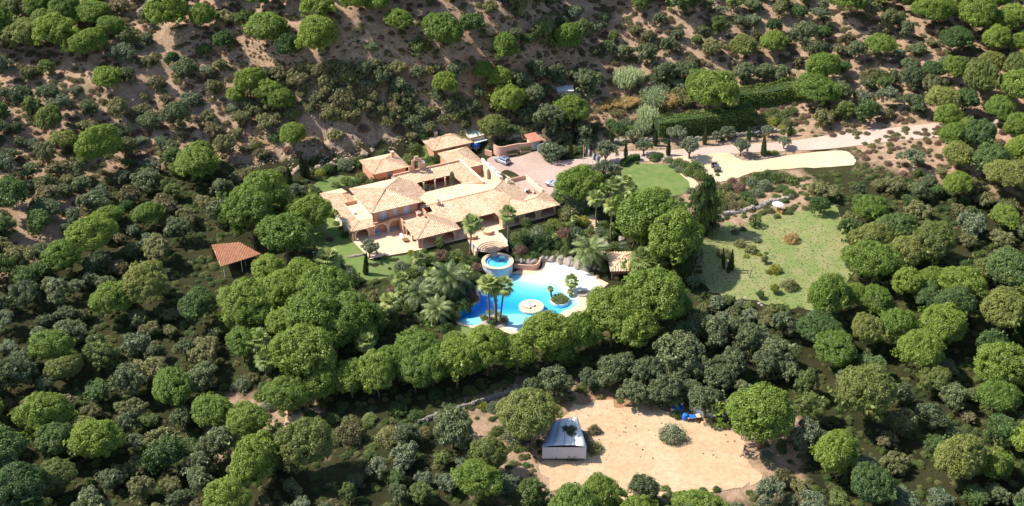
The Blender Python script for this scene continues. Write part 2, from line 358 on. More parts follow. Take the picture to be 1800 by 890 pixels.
def build_ground():
    xs = axis(-105, 105, 1.1, 6000); ys = axis(168, 372, 1.1, 6000)
    X, Y = np.meshgrid(xs, ys); Z = h(X, Y); nx, ny = len(xs), len(ys)
    px, py = proj(np.stack([X, Y, Z], -1))
    # rocky relief of the cut bank behind the house and on the dry slope
    bank = np.exp(-(polydist(X.ravel(), Y.ravel(), [ground(x, y)[:2] for x, y in ((500,285),(545,262),(600,250),(660,246),(715,240),(760,228))], False) / 7.0) ** 2).reshape(X.shape)
    bank = bank + np.exp(-(polydist(X.ravel(), Y.ravel(), [ground(x, y)[:2] for x, y in ((880,225),(905,232),(930,235),(955,245))], False) / 4.0) ** 2).reshape(X.shape)
    bank[bank < .03] = 0
    hill = np.clip((Z - 9) / 6, 0, 1) * (np.abs(X) < 180) * (Y < 500)
    nz = np.zeros_like(Z); idx = np.argwhere((bank > 0) | (hill > 0))
    for i, j in idx:
        p = Vector((X[i, j], Y[i, j], 0))
        if bank[i, j] > 0: nz[i, j] += bank[i, j] * (1.7 * noise.hetero_terrain(p * .3, .8, 2, 5, .5) - 1.2 + .9 * abs(noise.noise(p * .45 + Vector((4, 4, 4)))))
        if hill[i, j] > 0: nz[i, j] += hill[i, j] * .7 * noise.noise(p * .16)
    Z2 = Z + nz
    GRID.update(xs=xs, ys=ys, Z=Z2)
    inp = inpoly(X, Y, POOL)
    V = np.stack([X, Y, Z2], -1).reshape(-1, 3)
    I = np.arange(nx * ny).reshape(ny, nx)
    q = np.stack([I[:-1, :-1], I[:-1, 1:], I[1:, 1:], I[1:, :-1]], -1).reshape(-1, 4)
    q = q[~inp.ravel()[q].any(1)]
    me = bpy.data.meshes.new('ground'); me.vertices.add(len(V)); me.vertices.foreach_set('co', V.ravel())
    me.loops.add(len(q) * 4); me.loops.foreach_set('vertex_index', q.ravel().astype(np.int32))
    me.polygons.add(len(q)); me.polygons.foreach_set('loop_start', np.arange(0, len(q) * 4, 4, dtype=np.int32)); me.polygons.foreach_set('loop_total', np.full(len(q), 4, np.int32))
    me.polygons.foreach_set('use_smooth', np.ones(len(q), bool)); me.update(calc_edges=True)
    dirt = np.clip((Z - 5.2) / 2.5, 0, 1)
    for poly in (((380,715),(540,700),(560,780),(380,800)), ((835,715),(900,690),(985,700),(1080,690),(1200,720),(1400,740),(1400,860),(835,860)), ((1205,340),(1400,315),(1400,380),(1230,400)), ((1060,250),(1400,235),(1400,270),(1060,285))):
        d = polydist(px.ravel(), py.ravel(), poly); d[inpoly(px.ravel(), py.ravel(), poly)] = 0
        dirt = np.maximum(dirt, np.clip(1 - d.reshape(X.shape) / 40, 0, 1) * .8)
    rust = np.exp(-(((px - 880) / 110) ** 2 + ((py - 160) / 60) ** 2)) + np.exp(-(((px - 480) / 50) ** 2 + ((py - 265) / 25) ** 2)) + np.exp(-(((px - 1010) / 40) ** 2 + ((py - 230) / 25) ** 2)) + np.exp(-(((px - 1050) / 60) ** 2 + ((py - 715) / 25) ** 2))
    for nm, a in (('dirt', dirt), ('rust', np.clip(rust, 0, 1)), ('rocky', np.clip(bank * 1.3, 0, 1))):
        at_ = me.attributes.new(nm, 'FLOAT', 'POINT'); at_.data.foreach_set('value', a.ravel().astype(np.float32))
    m, n, b = mat('ground_soil')
    A = lambda s: (lambda x: (setattr(x, 'attribute_name', s), x.outputs['Fac'])[1])(n.nodes.new('ShaderNodeAttribute'))
    n1, n2, n3 = noise_tex(n, .09, 6, .62), noise_tex(n, .55, 6, .7), noise_tex(n, 2.6, 5, .7)
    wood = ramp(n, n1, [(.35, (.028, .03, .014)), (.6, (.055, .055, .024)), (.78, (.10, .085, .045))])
    dirtc = ramp(n, n2, [(.3, (.27, .175, .115)), (.5, (.41, .27, .18)), (.72, (.53, .37, .26))])
    dirtc = mixc(n, A('rust'), dirtc, ramp(n, n2, [(.3, (.36, .17, .08)), (.7, (.5, .27, .15))]))
    rockc = ramp(n, n3, [(.3, (.22, .155, .11)), (.5, (.40, .29, .2)), (.7, (.53, .41, .3))])
    dirtc = mixc(n, A('rocky'), dirtc, rockc)
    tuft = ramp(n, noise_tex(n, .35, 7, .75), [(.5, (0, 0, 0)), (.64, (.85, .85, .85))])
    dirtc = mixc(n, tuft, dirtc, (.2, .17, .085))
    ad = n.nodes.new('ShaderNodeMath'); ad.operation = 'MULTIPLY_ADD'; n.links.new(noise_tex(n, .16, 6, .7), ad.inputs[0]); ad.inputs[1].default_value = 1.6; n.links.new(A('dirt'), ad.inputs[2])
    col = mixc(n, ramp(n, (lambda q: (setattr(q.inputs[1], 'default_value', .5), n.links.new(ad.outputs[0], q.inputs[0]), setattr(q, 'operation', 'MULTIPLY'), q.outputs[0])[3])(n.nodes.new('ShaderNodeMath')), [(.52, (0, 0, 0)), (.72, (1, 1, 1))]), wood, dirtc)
    n.links.new(col, b.inputs['Base Color']); b.inputs['Roughness'].default_value = 1; b.inputs['Specular IOR Level'].default_value = .05
    bump(n, b, n3, .9, .4)
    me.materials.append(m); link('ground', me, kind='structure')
build_ground()
h = hs   # from here on everything stands on the ground mesh

def sheet(name, poly, m, dz=.07, step=2.0, smooth=True, px=True, zfun=None, holes=(), kind='structure', parent=None, thick=0, rough=0, **kw):
    """a surface laid on the terrain inside an outline"""
    P = [ground(*p)[:2] for p in poly] if px else [np.array(p[:2]) for p in poly]
    if smooth: P = catmull(P, True, 9 if rough else 5)
    if rough: P = [p + np.array((noise.noise(Vector((p[0] * .35, p[1] * .35, 1))), noise.noise(Vector((p[0] * .35, p[1] * .35, 7))))) * rough for p in P]
    def loop_edges(L, b): return [(b + i, b + (i + 1) % len(L)) for i in range(len(L))]
    pts = [Vector(p) for p in P]; E = loop_edges(P, 0)
    for H_ in holes:
        b = len(pts); pts += [Vector(p[:2]) for p in H_]; E += loop_edges(H_, b)
    A = np.array(P); gx = np.arange(A[:, 0].min(), A[:, 0].max(), step); gy = np.arange(A[:, 1].min(), A[:, 1].max(), step)
    GX, GY = np.meshgrid(gx, gy); GX = GX.ravel(); GY = GY.ravel(); GX = GX + (rng.random(len(GX)) - .5) * step * .3
    k = inpoly(GX, GY, P) & (polydist(GX, GY, P) > step * .35)
    for H_ in holes: k &= ~inpoly(GX, GY, H_) & (polydist(GX, GY, H_) > step * .35)
    pts += [Vector((x, y)) for x, y in zip(GX[k], GY[k])]
    vo, eo, fo, *_r = geometry.delaunay_2d_cdt(pts, E, [], 0, 1e-4)
    vx = np.array([v.x for v in vo]); vy = np.array([v.y for v in vo])
    cx = np.array([np.mean([vx[i] for i in f]) for f in fo]); cy = np.array([np.mean([vy[i] for i in f]) for f in fo])
    keep = inpoly(cx, cy, P)
    for H_ in holes: keep &= ~inpoly(cx, cy, H_)
    z = (zfun(vx, vy) if zfun else h(vx, vy)) + dz
    Fc = []
    for f, kk in zip(fo, keep):
        if not kk: continue
        a = sum(vx[f[i]] * vy[f[(i + 1) % len(f)]] - vx[f[(i + 1) % len(f)]] * vy[f[i]] for i in range(len(f)))
        Fc.append(tuple(f) if a > 0 else tuple(reversed(f)))
    V = list(zip(vx, vy, z))
    if thick:   # skirt along the outline
        mb = MB(); mb.add(V, Fc)
        for L in [P] + list(holes):
            L = [np.array(p[:2]) for p in L]; zz = (zfun or h)(np.array([p[0] for p in L]), np.array([p[1] for p in L])) + dz; n = len(L)
            mb.add([(p[0], p[1], q) for p, q in zip(L, zz)] + [(p[0], p[1], q - thick) for p, q in zip(L, zz)], [(i, (i + 1) % n, n + (i + 1) % n, n + i) for i in range(n)])
        V, Fc = mb.v, mb.f
    return link(name, me_pydata(name, V, Fc, m, True if not thick else False), parent, kind=kind, **kw)

sheet('motor_court', [(856,284),(868,274),(890,279),(925,272),(948,266),(965,272),(985,282),(1000,283),(1003,291),(1030,290),(1010,310),(990,340),(975,352),(955,343),(925,318),(895,300),(878,304),(862,300)], M['court'], .08, rough=0.3)
sheet('driveway', [(990,284),(1040,276),(1095,268),(1150,265.5),(1200,263.5),(1260,258),(1330,253),(1470,236),(1600,222),(1850,200),(1850,226),(1600,246),(1480,260),(1395,266),(1330,268.5),(1285,272),(1235,275),(1180,281),(1100,286),(1040,290),(1000,293)], M['drive'], .10)
sheet('gravel_parking', [(1182,279),(1235,272.5),(1284,270),(1300,279),(1330,283),(1395,273),(1480,266),(1500,290),(1395,297),(1335,303),(1308,309),(1288,317),(1262,321),(1245,316),(1235,307),(1222,294),(1200,287)], M['sand'], .14, rough=0.5)
sheet('round_lawn', [(1092,303),(1100,293),(1115,288),(1150,289),(1172,292),(1195,306),(1212,324),(1207,337),(1180,346),(1130,346),(1097,330)], M['lawn'], .08, rough=0.5)
sheet('stepping_border', [(1194,306),(1205,309),(1222,318),(1226,327),(1216,333),(1209,318)], M['sand'], .13, rough=0.5)
sheet('garden_lawn', [(548,392),(566,376),(590,384),(612,412),(634,440),(652,458),(690,452),(735,444),(770,446),(758,460),(725,478),(690,486),(662,492),(628,488),(590,452),(562,440),(540,420)], M['lawn'], .07, rough=0.7)
sheet('side_lawn', [(540,338),(560,320),(598,308),(625,316),(600,330),(572,345)], M['lawn'], .07, rough=0.8)
sheet('guest_lawn', [(722,276),(735,260),(750,258),(757,268),(742,282)], M['lawn'], .07, rough=0.6)
sheet('poolside_lawn', [(785,588),(806,573),(830,577),(850,577),(835,596),(800,602)], M['lawn'], .07, rough=0.8)
sheet('grass_field', [(1228,425),(1245,408),(1275,398),(1310,392),(1345,380),(1395,372),(1470,362),(1490,530),(1400,545),(1360,535),(1310,528),(1262,520),(1235,505),(1215,470)], M['field'], .08, rough=2.2)
sheet('dirt_yard', [(985,742),(1003,718),(1030,708),(1090,707),(1150,717),(1210,732),(1260,748),(1296,765),(1310,800),(1330,850),(1150,875),(1000,870),(950,830),(975,780)], M['dirt'], .08, rough=2.6)
sheet('dirt_path', [(498,735),(508,708),(530,716),(536,745),(548,790),(500,800)], M['dirt'], .08, rough=1.2)
sheet('garden_path', [(1040,378),(1049,380),(1048,400),(1040,412),(1028,422),(1020,418),(1032,404)], M['deck'], .09)
sheet('west_patio', [l2w(-4.9, .0), l2w(-4.4, -9.4), l2w(7.2, -10.9), l2w(19, -10.9), l2w(29, -10.9), l2w(43, -10.4), l2w(43, 4), l2w(38, 26), l2w(-4.9, 19)], M['deck'], .09, px=False, smooth=False, zfun=lambda x, y: np.full(np.shape(x), ZT))
# ring of paving round the pool, with the pool cut out of it
OUT = []
cen = np.mean(POOL, 0)
def offset(L, d):
    L = [np.array(p) for p in L]; n = len(L); o = []
    for i in range(n):
        t = L[(i + 1) % n] - L[i - 1]; t /= np.hypot(*t) + 1e-9; o.append(L[i] + np.array([t[1], -t[0]]) * d)
    return o
_ar = sum(POOL[i][0] * POOL[(i + 1) % len(POOL)][1] - POOL[(i + 1) % len(POOL)][0] * POOL[i][1] for i in range(len(POOL)))
SG = 1 if _ar > 0 else -1
deck_px = [(800,560),(800,548),(806,541),(820,536),(833,532),(838,523),(836,512),(836,503),(846,492),(862,484),(890,477),(905,476),(945,474),(953,468),(955,459),(975,455.5),(994,460),(1013,467),(1030,472),(1050,474),(1066,474),(1092,482),(1092,492),(1070,499),(1056,512),(1040,530),(1028,548),(1010,556),(995,558),(975,570),(950,581),(926,587),(906,589),(888,584),(866,572),(850,575),(831,578.5),(812,575),(803,568)]
sheet('pool_deck', [at(x, y, 0)[:2] for x, y in deck_px], M['deck'], .05, 1.5, True, False, zfun=lambda x, y: np.full(np.shape(x), 0.0), holes=[POOL], thick=.25)
def beach_floor(x, y): return -pool_depth(x, y)
fl = sheet('pool_floor', POOL, M['poolfloor'], 0.02, .8, False, False, zfun=beach_floor)
mb = MB()
pn = len(POOL); PX = np.array(POOL); dz = beach_floor(PX[:, 0], PX[:, 1]) + .02
mb.add([(p[0], p[1], .05) for p in POOL] + [(p[0], p[1], min(q, .04) - .05) for p, q in zip(POOL, dz)], [(i, (i + 1) % pn, pn + (i + 1) % pn, pn + i) for i in range(pn)])
mb.build('pool_wall', M['poolfloor'], kind='structure')
def water_mat(name, tint, dens):
    m = bpy.data.materials.new(name); m.use_nodes = True; n = m.node_tree; n.nodes.clear()
    tr = n.nodes.new('ShaderNodeBsdfTransparent'); gl = n.nodes.new('ShaderNodeBsdfGlossy'); gl.inputs['Roughness'].default_value = .06
    fr = n.nodes.new('ShaderNodeFresnel'); fr.inputs[0].default_value = 1.33; mx = n.nodes.new('ShaderNodeMixShader')
    bp = n.nodes.new('ShaderNodeBump'); bp.inputs['Strength'].default_value = .25; bp.inputs['Distance'].default_value = .1
    n.links.new(noise_tex(n, 1.6, 3, .5), bp.inputs['Height']); n.links.new(bp.outputs[0], gl.inputs['Normal']); n.links.new(bp.outputs[0], fr.inputs['Normal'])
    n.links.new(fr.outputs[0], mx.inputs[0]); n.links.new(tr.outputs[0], mx.inputs[1]); n.links.new(gl.outputs[0], mx.inputs[2])
    va = n.nodes.new('ShaderNodeVolumeAbsorption'); va.inputs['Color'].default_value = (*tint, 1); va.inputs['Density'].default_value = dens
    o = n.nodes.new('ShaderNodeOutputMaterial'); n.links.new(mx.outputs[0], o.inputs['Surface']); n.links.new(va.outputs[0], o.inputs['Volume']); return m
M['water'] = water_mat('pool_water', (0, .765, .985), .9)
wp = offset(POOL, .06 * SG)
MB().prism(wp, -2.6, -.12).build('pool_water', M['water'], kind='structure')
# ------------------------------------------------------------------ building helpers (local u, v, absolute z)
ZB = [ZT]
def roof_plane(mb, pan, poly, down, pw=.42, tl=.46):
    """barrel tiles laid over a roof slope; poly = [(u,v,z)...] planar, down = (du,dv) direction of fall"""
    P = [np.array((p[0], p[1], p[2] - ZB[0]), float) for p in poly]
    nrm = np.zeros(3)
    for i in range(len(P)): nrm += np.cross(P[i] - P[0], P[(i + 1) % len(P)] - P[0])
    nrm /= np.linalg.norm(nrm)
    if nrm[2] < 0: nrm = -nrm
    dn = np.array((down[0], down[1], 0.0)); dn -= nrm * dn.dot(nrm); dn /= np.linalg.norm(dn); up = -dn; ac = np.cross(up, nrm)
    o = P[0]; Q = [((p - o).dot(ac), (p - o).dot(up)) for p in P]
    ar = sum(Q[i][0] * Q[(i + 1) % len(Q)][1] - Q[(i + 1) % len(Q)][0] * Q[i][1] for i in range(len(Q)))
    pp = [o + ac * a + up * b for a, b in (Q if ar > 0 else Q[::-1])]
    low = [p - np.array((0, 0, .14)) for p in pp]; k = len(pp)
    pan.add(pp + low, [tuple(range(k)), tuple(range(2 * k - 1, k - 1, -1))] + [(i, k + i, k + (i + 1) % k, (i + 1) % k) for i in range(k)])
    s0, s1 = min(a for a, b in Q), max(a for a, b in Q); s = s0 + pw / 2
    prof = [(-.4, .0), (-.2, .13), (.2, .13), (.4, .0)]
    while s < s1:
        xs = []
        for i in range(len(Q)):
            (a, b), (c, d) = Q[i], Q[(i + 1) % len(Q)]
            if (a > s) != (c > s): xs.append(b + (d - b) * (s - a) / (c - a))
        xs.sort()
        for t0, t1 in zip(xs[::2], xs[1::2]):
            t = t0 - (.06 if t0 < .3 else 0)
            while t < t1 - .05:
                e = min(t + tl + .05, t1); j = random.uniform(-.012, .012); V = []
                for tt, lift in ((t, .035), (e, .0)):
                    for a, z in prof: V.append(o + ac * (s + a * pw * .98 + j) + up * tt + nrm * (z + lift + .01))
                mb.add(V, [(0, 1, 5, 4), (1, 2, 6, 5), (2, 3, 7, 6), (3, 2, 1, 0)]); t += tl
        s += pw
def ridge(mb, *pts):
    P = [np.array((p[0], p[1], p[2] - ZB[0])) for p in pts]
    for a, b in zip(P, P[1:]):
        L = np.linalg.norm(b - a); n = max(1, int(L / .5)); d = (b - a) / n
        for i in range(n):
            p, q = a + d * i, a + d * (i + 1.06); sx = np.cross(d, (0, 0, 1)); sx /= np.linalg.norm(sx) + 1e-9; V = []
            for c, l in ((p, .16), (q, .12)):
                for w, z in ((-.2, -.06), (-.1, .06), (.1, .06), (.2, -.06)): V.append(c + sx * w + np.array((0, 0, l + z)))
            mb.add(V, [(4, 5, 1, 0), (5, 6, 2, 1), (6, 7, 3, 2), (0, 1, 2, 3), (7, 6, 5, 4)])
def wall(name, m, parent, p0, p1, z0, z1, th=.3, arches=(), rects=(), build=True, mb=None):
    """straight wall from p0 to p1 with real openings. arches: (centre, width, spring height above z0)"""
    p0 = np.array(p0, float); p1 = np.array(p1, float); L = np.hypot(*(p1 - p0)); d = (p1 - p0) / L; nn = np.array((-d[1], d[0]))
    br = {0.0, L}; ops = []
    for c, w, sp in arches:
        r = w / 2
        S = [c - r * math.cos(math.pi * i / 12) for i in range(13)]; br.update(S); ops.append(('a', c, r, sp))
    for s0, s1, a, b in rects: br.update((s0, s1)); ops.append(('r', s0, s1, a, b))
    br = sorted(x for x in br if -1e-6 <= x <= L + 1e-6); mb = mb or MB()
    for a, b in zip(br, br[1:]):
        if b - a < 1e-5: continue
        mid = (a + b) / 2; sol = [(z0, z0, z1, z1)]
        for o in ops:
            if o[0] == 'a' and abs(mid - o[1]) < o[2]:
                f = lambda s: z0 + o[3] + math.sqrt(max(0, o[2] ** 2 - (s - o[1]) ** 2)); sol = [(f(a), f(b), z1, z1)]
            elif o[0] == 'r' and o[1] < mid < o[2]: sol = ([(z0, z0, o[3], o[3])] if o[3] > z0 + .01 else []) + [(o[4], o[4], z1, z1)]
        for la, lb, ha, hb in sol:
            V = []
            for off in (0, th):
                for s, z in ((a, la), (b, lb), (b, hb), (a, ha)):
                    q = p0 + d * s + nn * off; V.append((q[0], q[1], z - ZB[0]))
            mb.add(V, [(0, 1, 2, 3), (7, 6, 5, 4), (0, 4, 5, 1), (3, 2, 6, 7), (0, 3, 7, 4), (1, 5, 6, 2)])
    return mb.build(name, m, parent) if build else mb
def arch_trims(parent, m, p0, p1, z0, arches, off=-.05, bw=.24):
    p0 = np.array(p0, float); p1 = np.array(p1, float); d = (p1 - p0) / np.hypot(*(p1 - p0)); nn = np.array((-d[1], d[0]))
    for c, w, sp in arches:
        mb = MB(); r = w / 2; path = [(c - r, 0), (c - r, sp)] + [(c - r * math.cos(math.pi * i / 12), sp + r * math.sin(math.pi * i / 12)) for i in range(1, 12)] + [(c + r, sp), (c + r, 0)]
        outp = [(c - r - bw, 0), (c - r - bw, sp)] + [(c - (r + bw) * math.cos(math.pi * i / 12), sp + (r + bw) * math.sin(math.pi * i / 12)) for i in range(1, 12)] + [(c + r + bw, sp), (c + r + bw, 0)]
        k = len(path); V = []
        for o2 in (off, .32):
            for L in (path, outp):
                for s, z in L: q = p0 + d * s + nn * o2; V.append((q[0], q[1], z + z0 - ZB[0]))
        Fc = []
        for i in range(k - 1):
            Fc += [(i, i + 1, k + i + 1, k + i), (2 * k + i, 3 * k + i, 3 * k + i + 1, 2 * k + i + 1), (i, 2 * k + i, 2 * k + i + 1, i + 1), (k + i, k + i + 1, 3 * k + i + 1, 3 * k + i)]
        mb.add(V, Fc).build('arch_trim', m, parent)
def opening(parent, kind, p0, p1, s0, s1, z0, z1, off=.0, pane='blueglass', frame='white', bars=1):
    """window or door set in a wall: frame > pane"""
    p0 = np.array(p0, float); p1 = np.array(p1, float); d = (p1 - p0) / np.hypot(*(p1 - p0)); nn = np.array((-d[1], d[0]))
    def q(s, o, z): a = p0 + d * s + nn * o; return (a[0], a[1], z - ZB[0])
    def bx(mb, a, b, c, e, o0, o1): mb.add([q(a, o0, c), q(b, o0, c), q(b, o0, e), q(a, o0, e), q(a, o1, c), q(b, o1, c), q(b, o1, e), q(a, o1, e)], [(0, 1, 2, 3), (7, 6, 5, 4), (0, 4, 5, 1), (3, 2, 6, 7), (0, 3, 7, 4), (1, 5, 6, 2)])
    f = MB(); w = .12; bx(f, s0 - w, s0, z0, z1 + w, off - .06, off + .1); bx(f, s1, s1 + w, z0, z1 + w, off - .06, off + .1); bx(f, s0, s1, z1, z1 + w, off - .06, off + .1)
    for i in range(bars): c = s0 + (s1 - s0) * (i + 1) / (bars + 1); bx(f, c - .04, c + .04, z0, z1, off - .03, off + .05)
    fo = f.build(kind, M[frame], parent); g = MB(); bx(g, s0, s1, z0, z1, off + .02, off + .04); g.build('pane', M[pane], fo)
    return fo

# ------------------------------------------------------------------ the villa
villa = thing('villa', 'large salmon villa with pale clay tile roofs, round arches and an inner courtyard', 'villa', (HO[0], HO[1], ZT), HA)
T, PN, RG = MB(), MB(), MB()
ZB[0] = ZT
# two-storey block
zu, zr = 9.4, 11.0
pk1, pk2 = (6.2, 6.5, zr), (6.5, 7.0, zr)
FL, FR, BR, BL = (0, 0, zu), (12.7, 0, zu), (12.7, 13.5, zu), (0, 13.5, zu)
roof_plane(T, PN, [FL, FR, pk2, pk1], (0, -1)); roof_plane(T, PN, [FL, pk1, pk2, BL], (-1, 0)); roof_plane(T, PN, [FR, BR, pk2], (1, 0)); roof_plane(T, PN, [BR, BL, pk2], (0, 1))
ridge(RG, FL, pk1, pk2, BR); ridge(RG, FR, pk2); ridge(RG, BL, pk2)
uw = [(.7, .8), (12.0, .8), (12.0, 12.8), (.7, 12.8)]
wall('front_wall', M['salmon'], villa, uw[0], uw[1], 3.6, 9.35, .3, (), ((1.7, 3.5, 6.5, 8.85), (5.0, 6.1, 7.1, 8.7), (7.5, 9.3, 6.5, 8.85)))
opening(villa, 'french_door', uw[0], uw[1], 1.7, 3.5, 6.5, 8.85, .12); opening(villa, 'window', uw[0], uw[1], 5.0, 6.1, 7.1, 8.7, .12); opening(villa, 'french_door', uw[0], uw[1], 7.5, 9.3, 6.5, 8.85, .12)
wall('side_wall', M['salmon'], villa, uw[1], uw[2], 3.6, 9.35); wall('back_wall', M['salmon'], villa, uw[2], uw[3], 3.6, 9.35)
wall('side_wall', M['cream'], villa, uw[3], uw[0], 3.6, 9.35, .3, (), ((2.6, 4.2, 6.9, 9.0), (7.0, 8.6, 6.9, 9.0), (9.6, 11.2, 6.9, 9.0)))
for s in (2.6, 7.0, 9.6): opening(villa, 'shuttered_window', uw[3], uw[0], s, s + 1.6, 6.9, 9.0, .05, 'white')
# left wing wrapped round it
k = .24
zA = 6.4
def za(u): return zA + (u + 5.2) * k
A0 = (-5.2, -.8, zA); A1 = (-2.3, 2.1, za(-2.3)); A2 = (-2.3, 11, za(-2.3)); A3 = (-1.2, 11, za(-1.2)); A4 = (-1.2, 15.8, za(-1.2)); A5 = (-5.2, 19.8, zA)
roof_plane(T, PN, [A0, A1, A2, A3, A4, A5], (-1, 0))
zf = lambda v: zA + (v + .8) * k
roof_plane(T, PN, [A0, (.7, -.8, zA), (.7, 2.1, zf(2.1)), A1], (0, -1)); ridge(RG, A0, A1)
roof_plane(T, PN, [A5, A4, (.4, 15.8, za(-1.2)), (.4, 19.8, zA)], (0, 1)); roof_plane(T, PN, [A4, A3, (.7, 11, za(-1.2) - .45), (.7, 15.8, za(-1.2) - .45)], (1, 0)); ridge(RG, A3, A4, A5)
MB().box(-2.3, .72, 2.12, 11, 6.45 - ZT, 6.72 - ZT).build('roof_terrace', M['deck'], villa)
MB().box(-2.42, -2.2, 2.1, 11, 6.6 - ZT, 7.25 - ZT).build('terrace_kerb', M['cream'], villa)
MB().box(-2.3, .7, 10.9, 11.2, 6.5 - ZT, 7.55 - ZT).build('terrace_wall', M['salmon'], villa)
aL = ((-4.7, 19.2), (-4.7, -.3))
wall('side_wall', M['cream'], villa, *aL, 3.6, 6.38, .3, ((18.0, 2.2, 1.2),), tuple((s, s + 1.3, 3.7, 5.9) for s in (2, 5, 8, 11, 14)))
for s in (2, 5, 8, 11, 14): opening(villa, 'shuttered_door', *aL, s, s + 1.3, 3.7, 5.9, .05, 'white')
fA = ((-4.7, -.3), (.3, -.3)); ar = ((2.2, 3.0, 1.15),)
wall('arcade_wall', M['salmon'], villa, *fA, 3.6, 6.38, .35, ar); arch_trims(villa, M['trim'], *fA, 3.6, ar)
fB = ((.3, -.3), (10.6, -.3)); ar = ((1.75, 3.0, 1.25), (5.35, 3.0, 1.45), (8.9, 2.6, 1.3))
wall('arcade_wall', M['salmon'], villa, *fB, 3.6, 6.95, .35, ar); arch_trims(villa, M['trim'], *fB, 3.6, ar)
MB().box(.3, 10.6, .05, .8, 6.2 - ZT, 6.4 - ZT).build('balcony_floor', M['deck'], villa)
rail = MB()
for i in range(22): rail.bar((1.2 + i * .14, -.42, 3.0), (1.2 + i * .14, -.42, 3.85), .035)
rail.bar((1.1, -.42, 3.88), (4.3, -.42, 3.88), .05); rail.build('balcony_railing', M['iron'], villa)
wall('loggia_wall', M['salmon'], villa, (-4.4, 3.4), (.7, 3.4), 3.6, 6.3, .2, (), ((1.2, 3.4, 3.65, 5.9),)); opening(villa, 'glass_door', (-4.4, 3.4), (.7, 3.4), 1.2, 3.4, 3.65, 5.9, .05, 'glass', 'wood')
wall('back_wall', M['salmon'], villa, (.5, 19.2), (-4.7, 19.2), 3.6, 6.38)
# front range with its long ridge
ze, zF = 6.2, 8.05; kf = (zF - ze) / 9.2; kb = kf
kfr = (zF - ze) / 7.2
R0, R1 = (12.6, 0, zF), (31.1, 0, zF)
VLY = (32.8, -1.6, zF - 1.6 * kfr)
roof_plane(T, PN, [(12.6, -7.2, ze), (27.7, -7.2, ze), VLY, R1, R0, (12.6, -.5, zF - .5 * kfr), (14.3, -.5, zF - .5 * kfr), (14.3, -2.3, zF - 2.3 * kfr), (12.6, -2.3, zF - 2.3 * kfr)], (0, -1))  # notch added in the slope to imitate the upper block's shadow
zb = lambda v: zF - v * kb
roof_plane(T, PN, [R0, R1, (36.2, 5.1, zb(5.1)), (30.9, 5.6, zb(5.6)), (27.2, 9.2, ze), (17.4, 9.2, ze), (14.4, 6.1, zb(6.1)), (14.4, .9, zb(.9)), (12.6, .9, zb(.9))], (0, 1))  # second added notch, a dark gap standing in for that cast shadow
roof_plane(T, PN, [R1, VLY, (33.0, -4.8, 7.66), (35.3, -7.0, 7.14), (38.3, -4.2, 6.5), (38.3, 5.1, 6.5), (36.2, 5.1, zb(5.1))], (1, 0))
ridge(RG, R0, R1, VLY); ridge(RG, R1, (36.2, 5.1, zb(5.1)))
# right wing front
zg = lambda v: ze + (v + 10.8) * .24
G0, G1, G2, G3 = (27.7, -10.8, ze), (42.9, -10.8, ze), (38.7, -6.8, zg(-6.8)), (35.2, -6.9, zg(-6.9))
PKG = (33.0, -4.8, zg(-4.8))
roof_plane(T, PN, [G0, G1, G2, G3, PKG], (0, -1)); roof_plane(T, PN, [G0, PKG, VLY, (27.7, -7.2, ze)], (-1, 0))
roof_plane(T, PN, [G1, (42.9, -3.0, ze), G2], (1, 0)); roof_plane(T, PN, [G3, G2, (41.2, -4.3, 6.55), (38.3, -4.3, 6.55)], (0, 1))
ridge(RG, G0, PKG, G3, G2, G1); ridge(RG, G2, (42.9, -3.0, ze)); ridge(RG, VLY, PKG)
MB().box(38.3, 42.5, -4.2, 5.0, 5.7 - ZT, 6.0 - ZT).build('flat_roof', M['court'], villa)
MB().box(42.2, 42.55, -3.4, 5.3, 3.6 - ZT, 6.95 - ZT).build('parapet', M['cream'], villa); MB().box(37.9, 42.19, 5.0, 5.3, 3.6 - ZT, 6.95 - ZT).build('parapet', M['pinkwall'], villa)
# courtyard slopes
kc = .21
roof_plane(T, PN, [(17.5, 9.2, ze), (17.5, 14.8, ze), (13.7, 18.6, ze + 3.8 * kc), (12.6, 18.6, ze + 4.9 * kc), (12.6, 6.1, ze + 4.9 * kc), (14.4, 6.1, ze + 3.1 * kc)], (1, 0))  # corner left out for the added shadow notch
kd = .27
roof_plane(T, PN, [(17.5, 14.8, ze), (27.2, 14.8, ze), (30.9, 18.5, ze + 3.7 * kd), (13.7, 18.5, ze + 3.7 * kd)], (0, -1))
roof_plane(T, PN, [(27.2, 9.2, ze), (27.2, 14.8, ze), (30.9, 18.5, ze + 3.7 * kd), (30.9, 5.6, ze + 3.7 * kd)], (-1, 0))
MB().box(30.9, 31.35, 5.4, 18.9, 3.6 - ZT, 7.65 - ZT).build('parapet', M['pinkwall'], villa); MB().box(13.2, 30.88, 18.55, 18.95, 3.6 - ZT, 7.7 - ZT).build('parapet', M['pinkwall'], villa)
MB().box(30.82, 31.43, 5.3, 18.9, 7.66 - ZT, 7.75 - ZT).build('parapet_cap', M['cream'], villa)
for i, u in enumerate((19.3, 22.3, 25.0)): MB().tube([(u, 14.4, 0.02), (u, 14.4, 2.5)], .2, 10).build('column', M['cream'], villa)
wall('gallery_wall', M['redint'], villa, (17.6, 17.4), (27.6, 17.4), 3.6, 6.3); wall('gallery_wall', M['salmon'], villa, (16.0, 9.2), (16.0, 17.3), 3.6, 6.3); MB().box(14.45, 14.6, .8, 6.2, 0, 3.0).build('shadow_notch_wall', M['salmon'], villa); wall('gallery_wall', M['salmon'], villa, (28.8, 17.3), (28.8, 9.2), 3.6, 6.3); wall('gallery_wall', M['salmon'], villa, (28.7, 8.0), (16.2, 8.0), 3.6, 6.1)  # the box closes the side of the added roof notch that imitates shadow
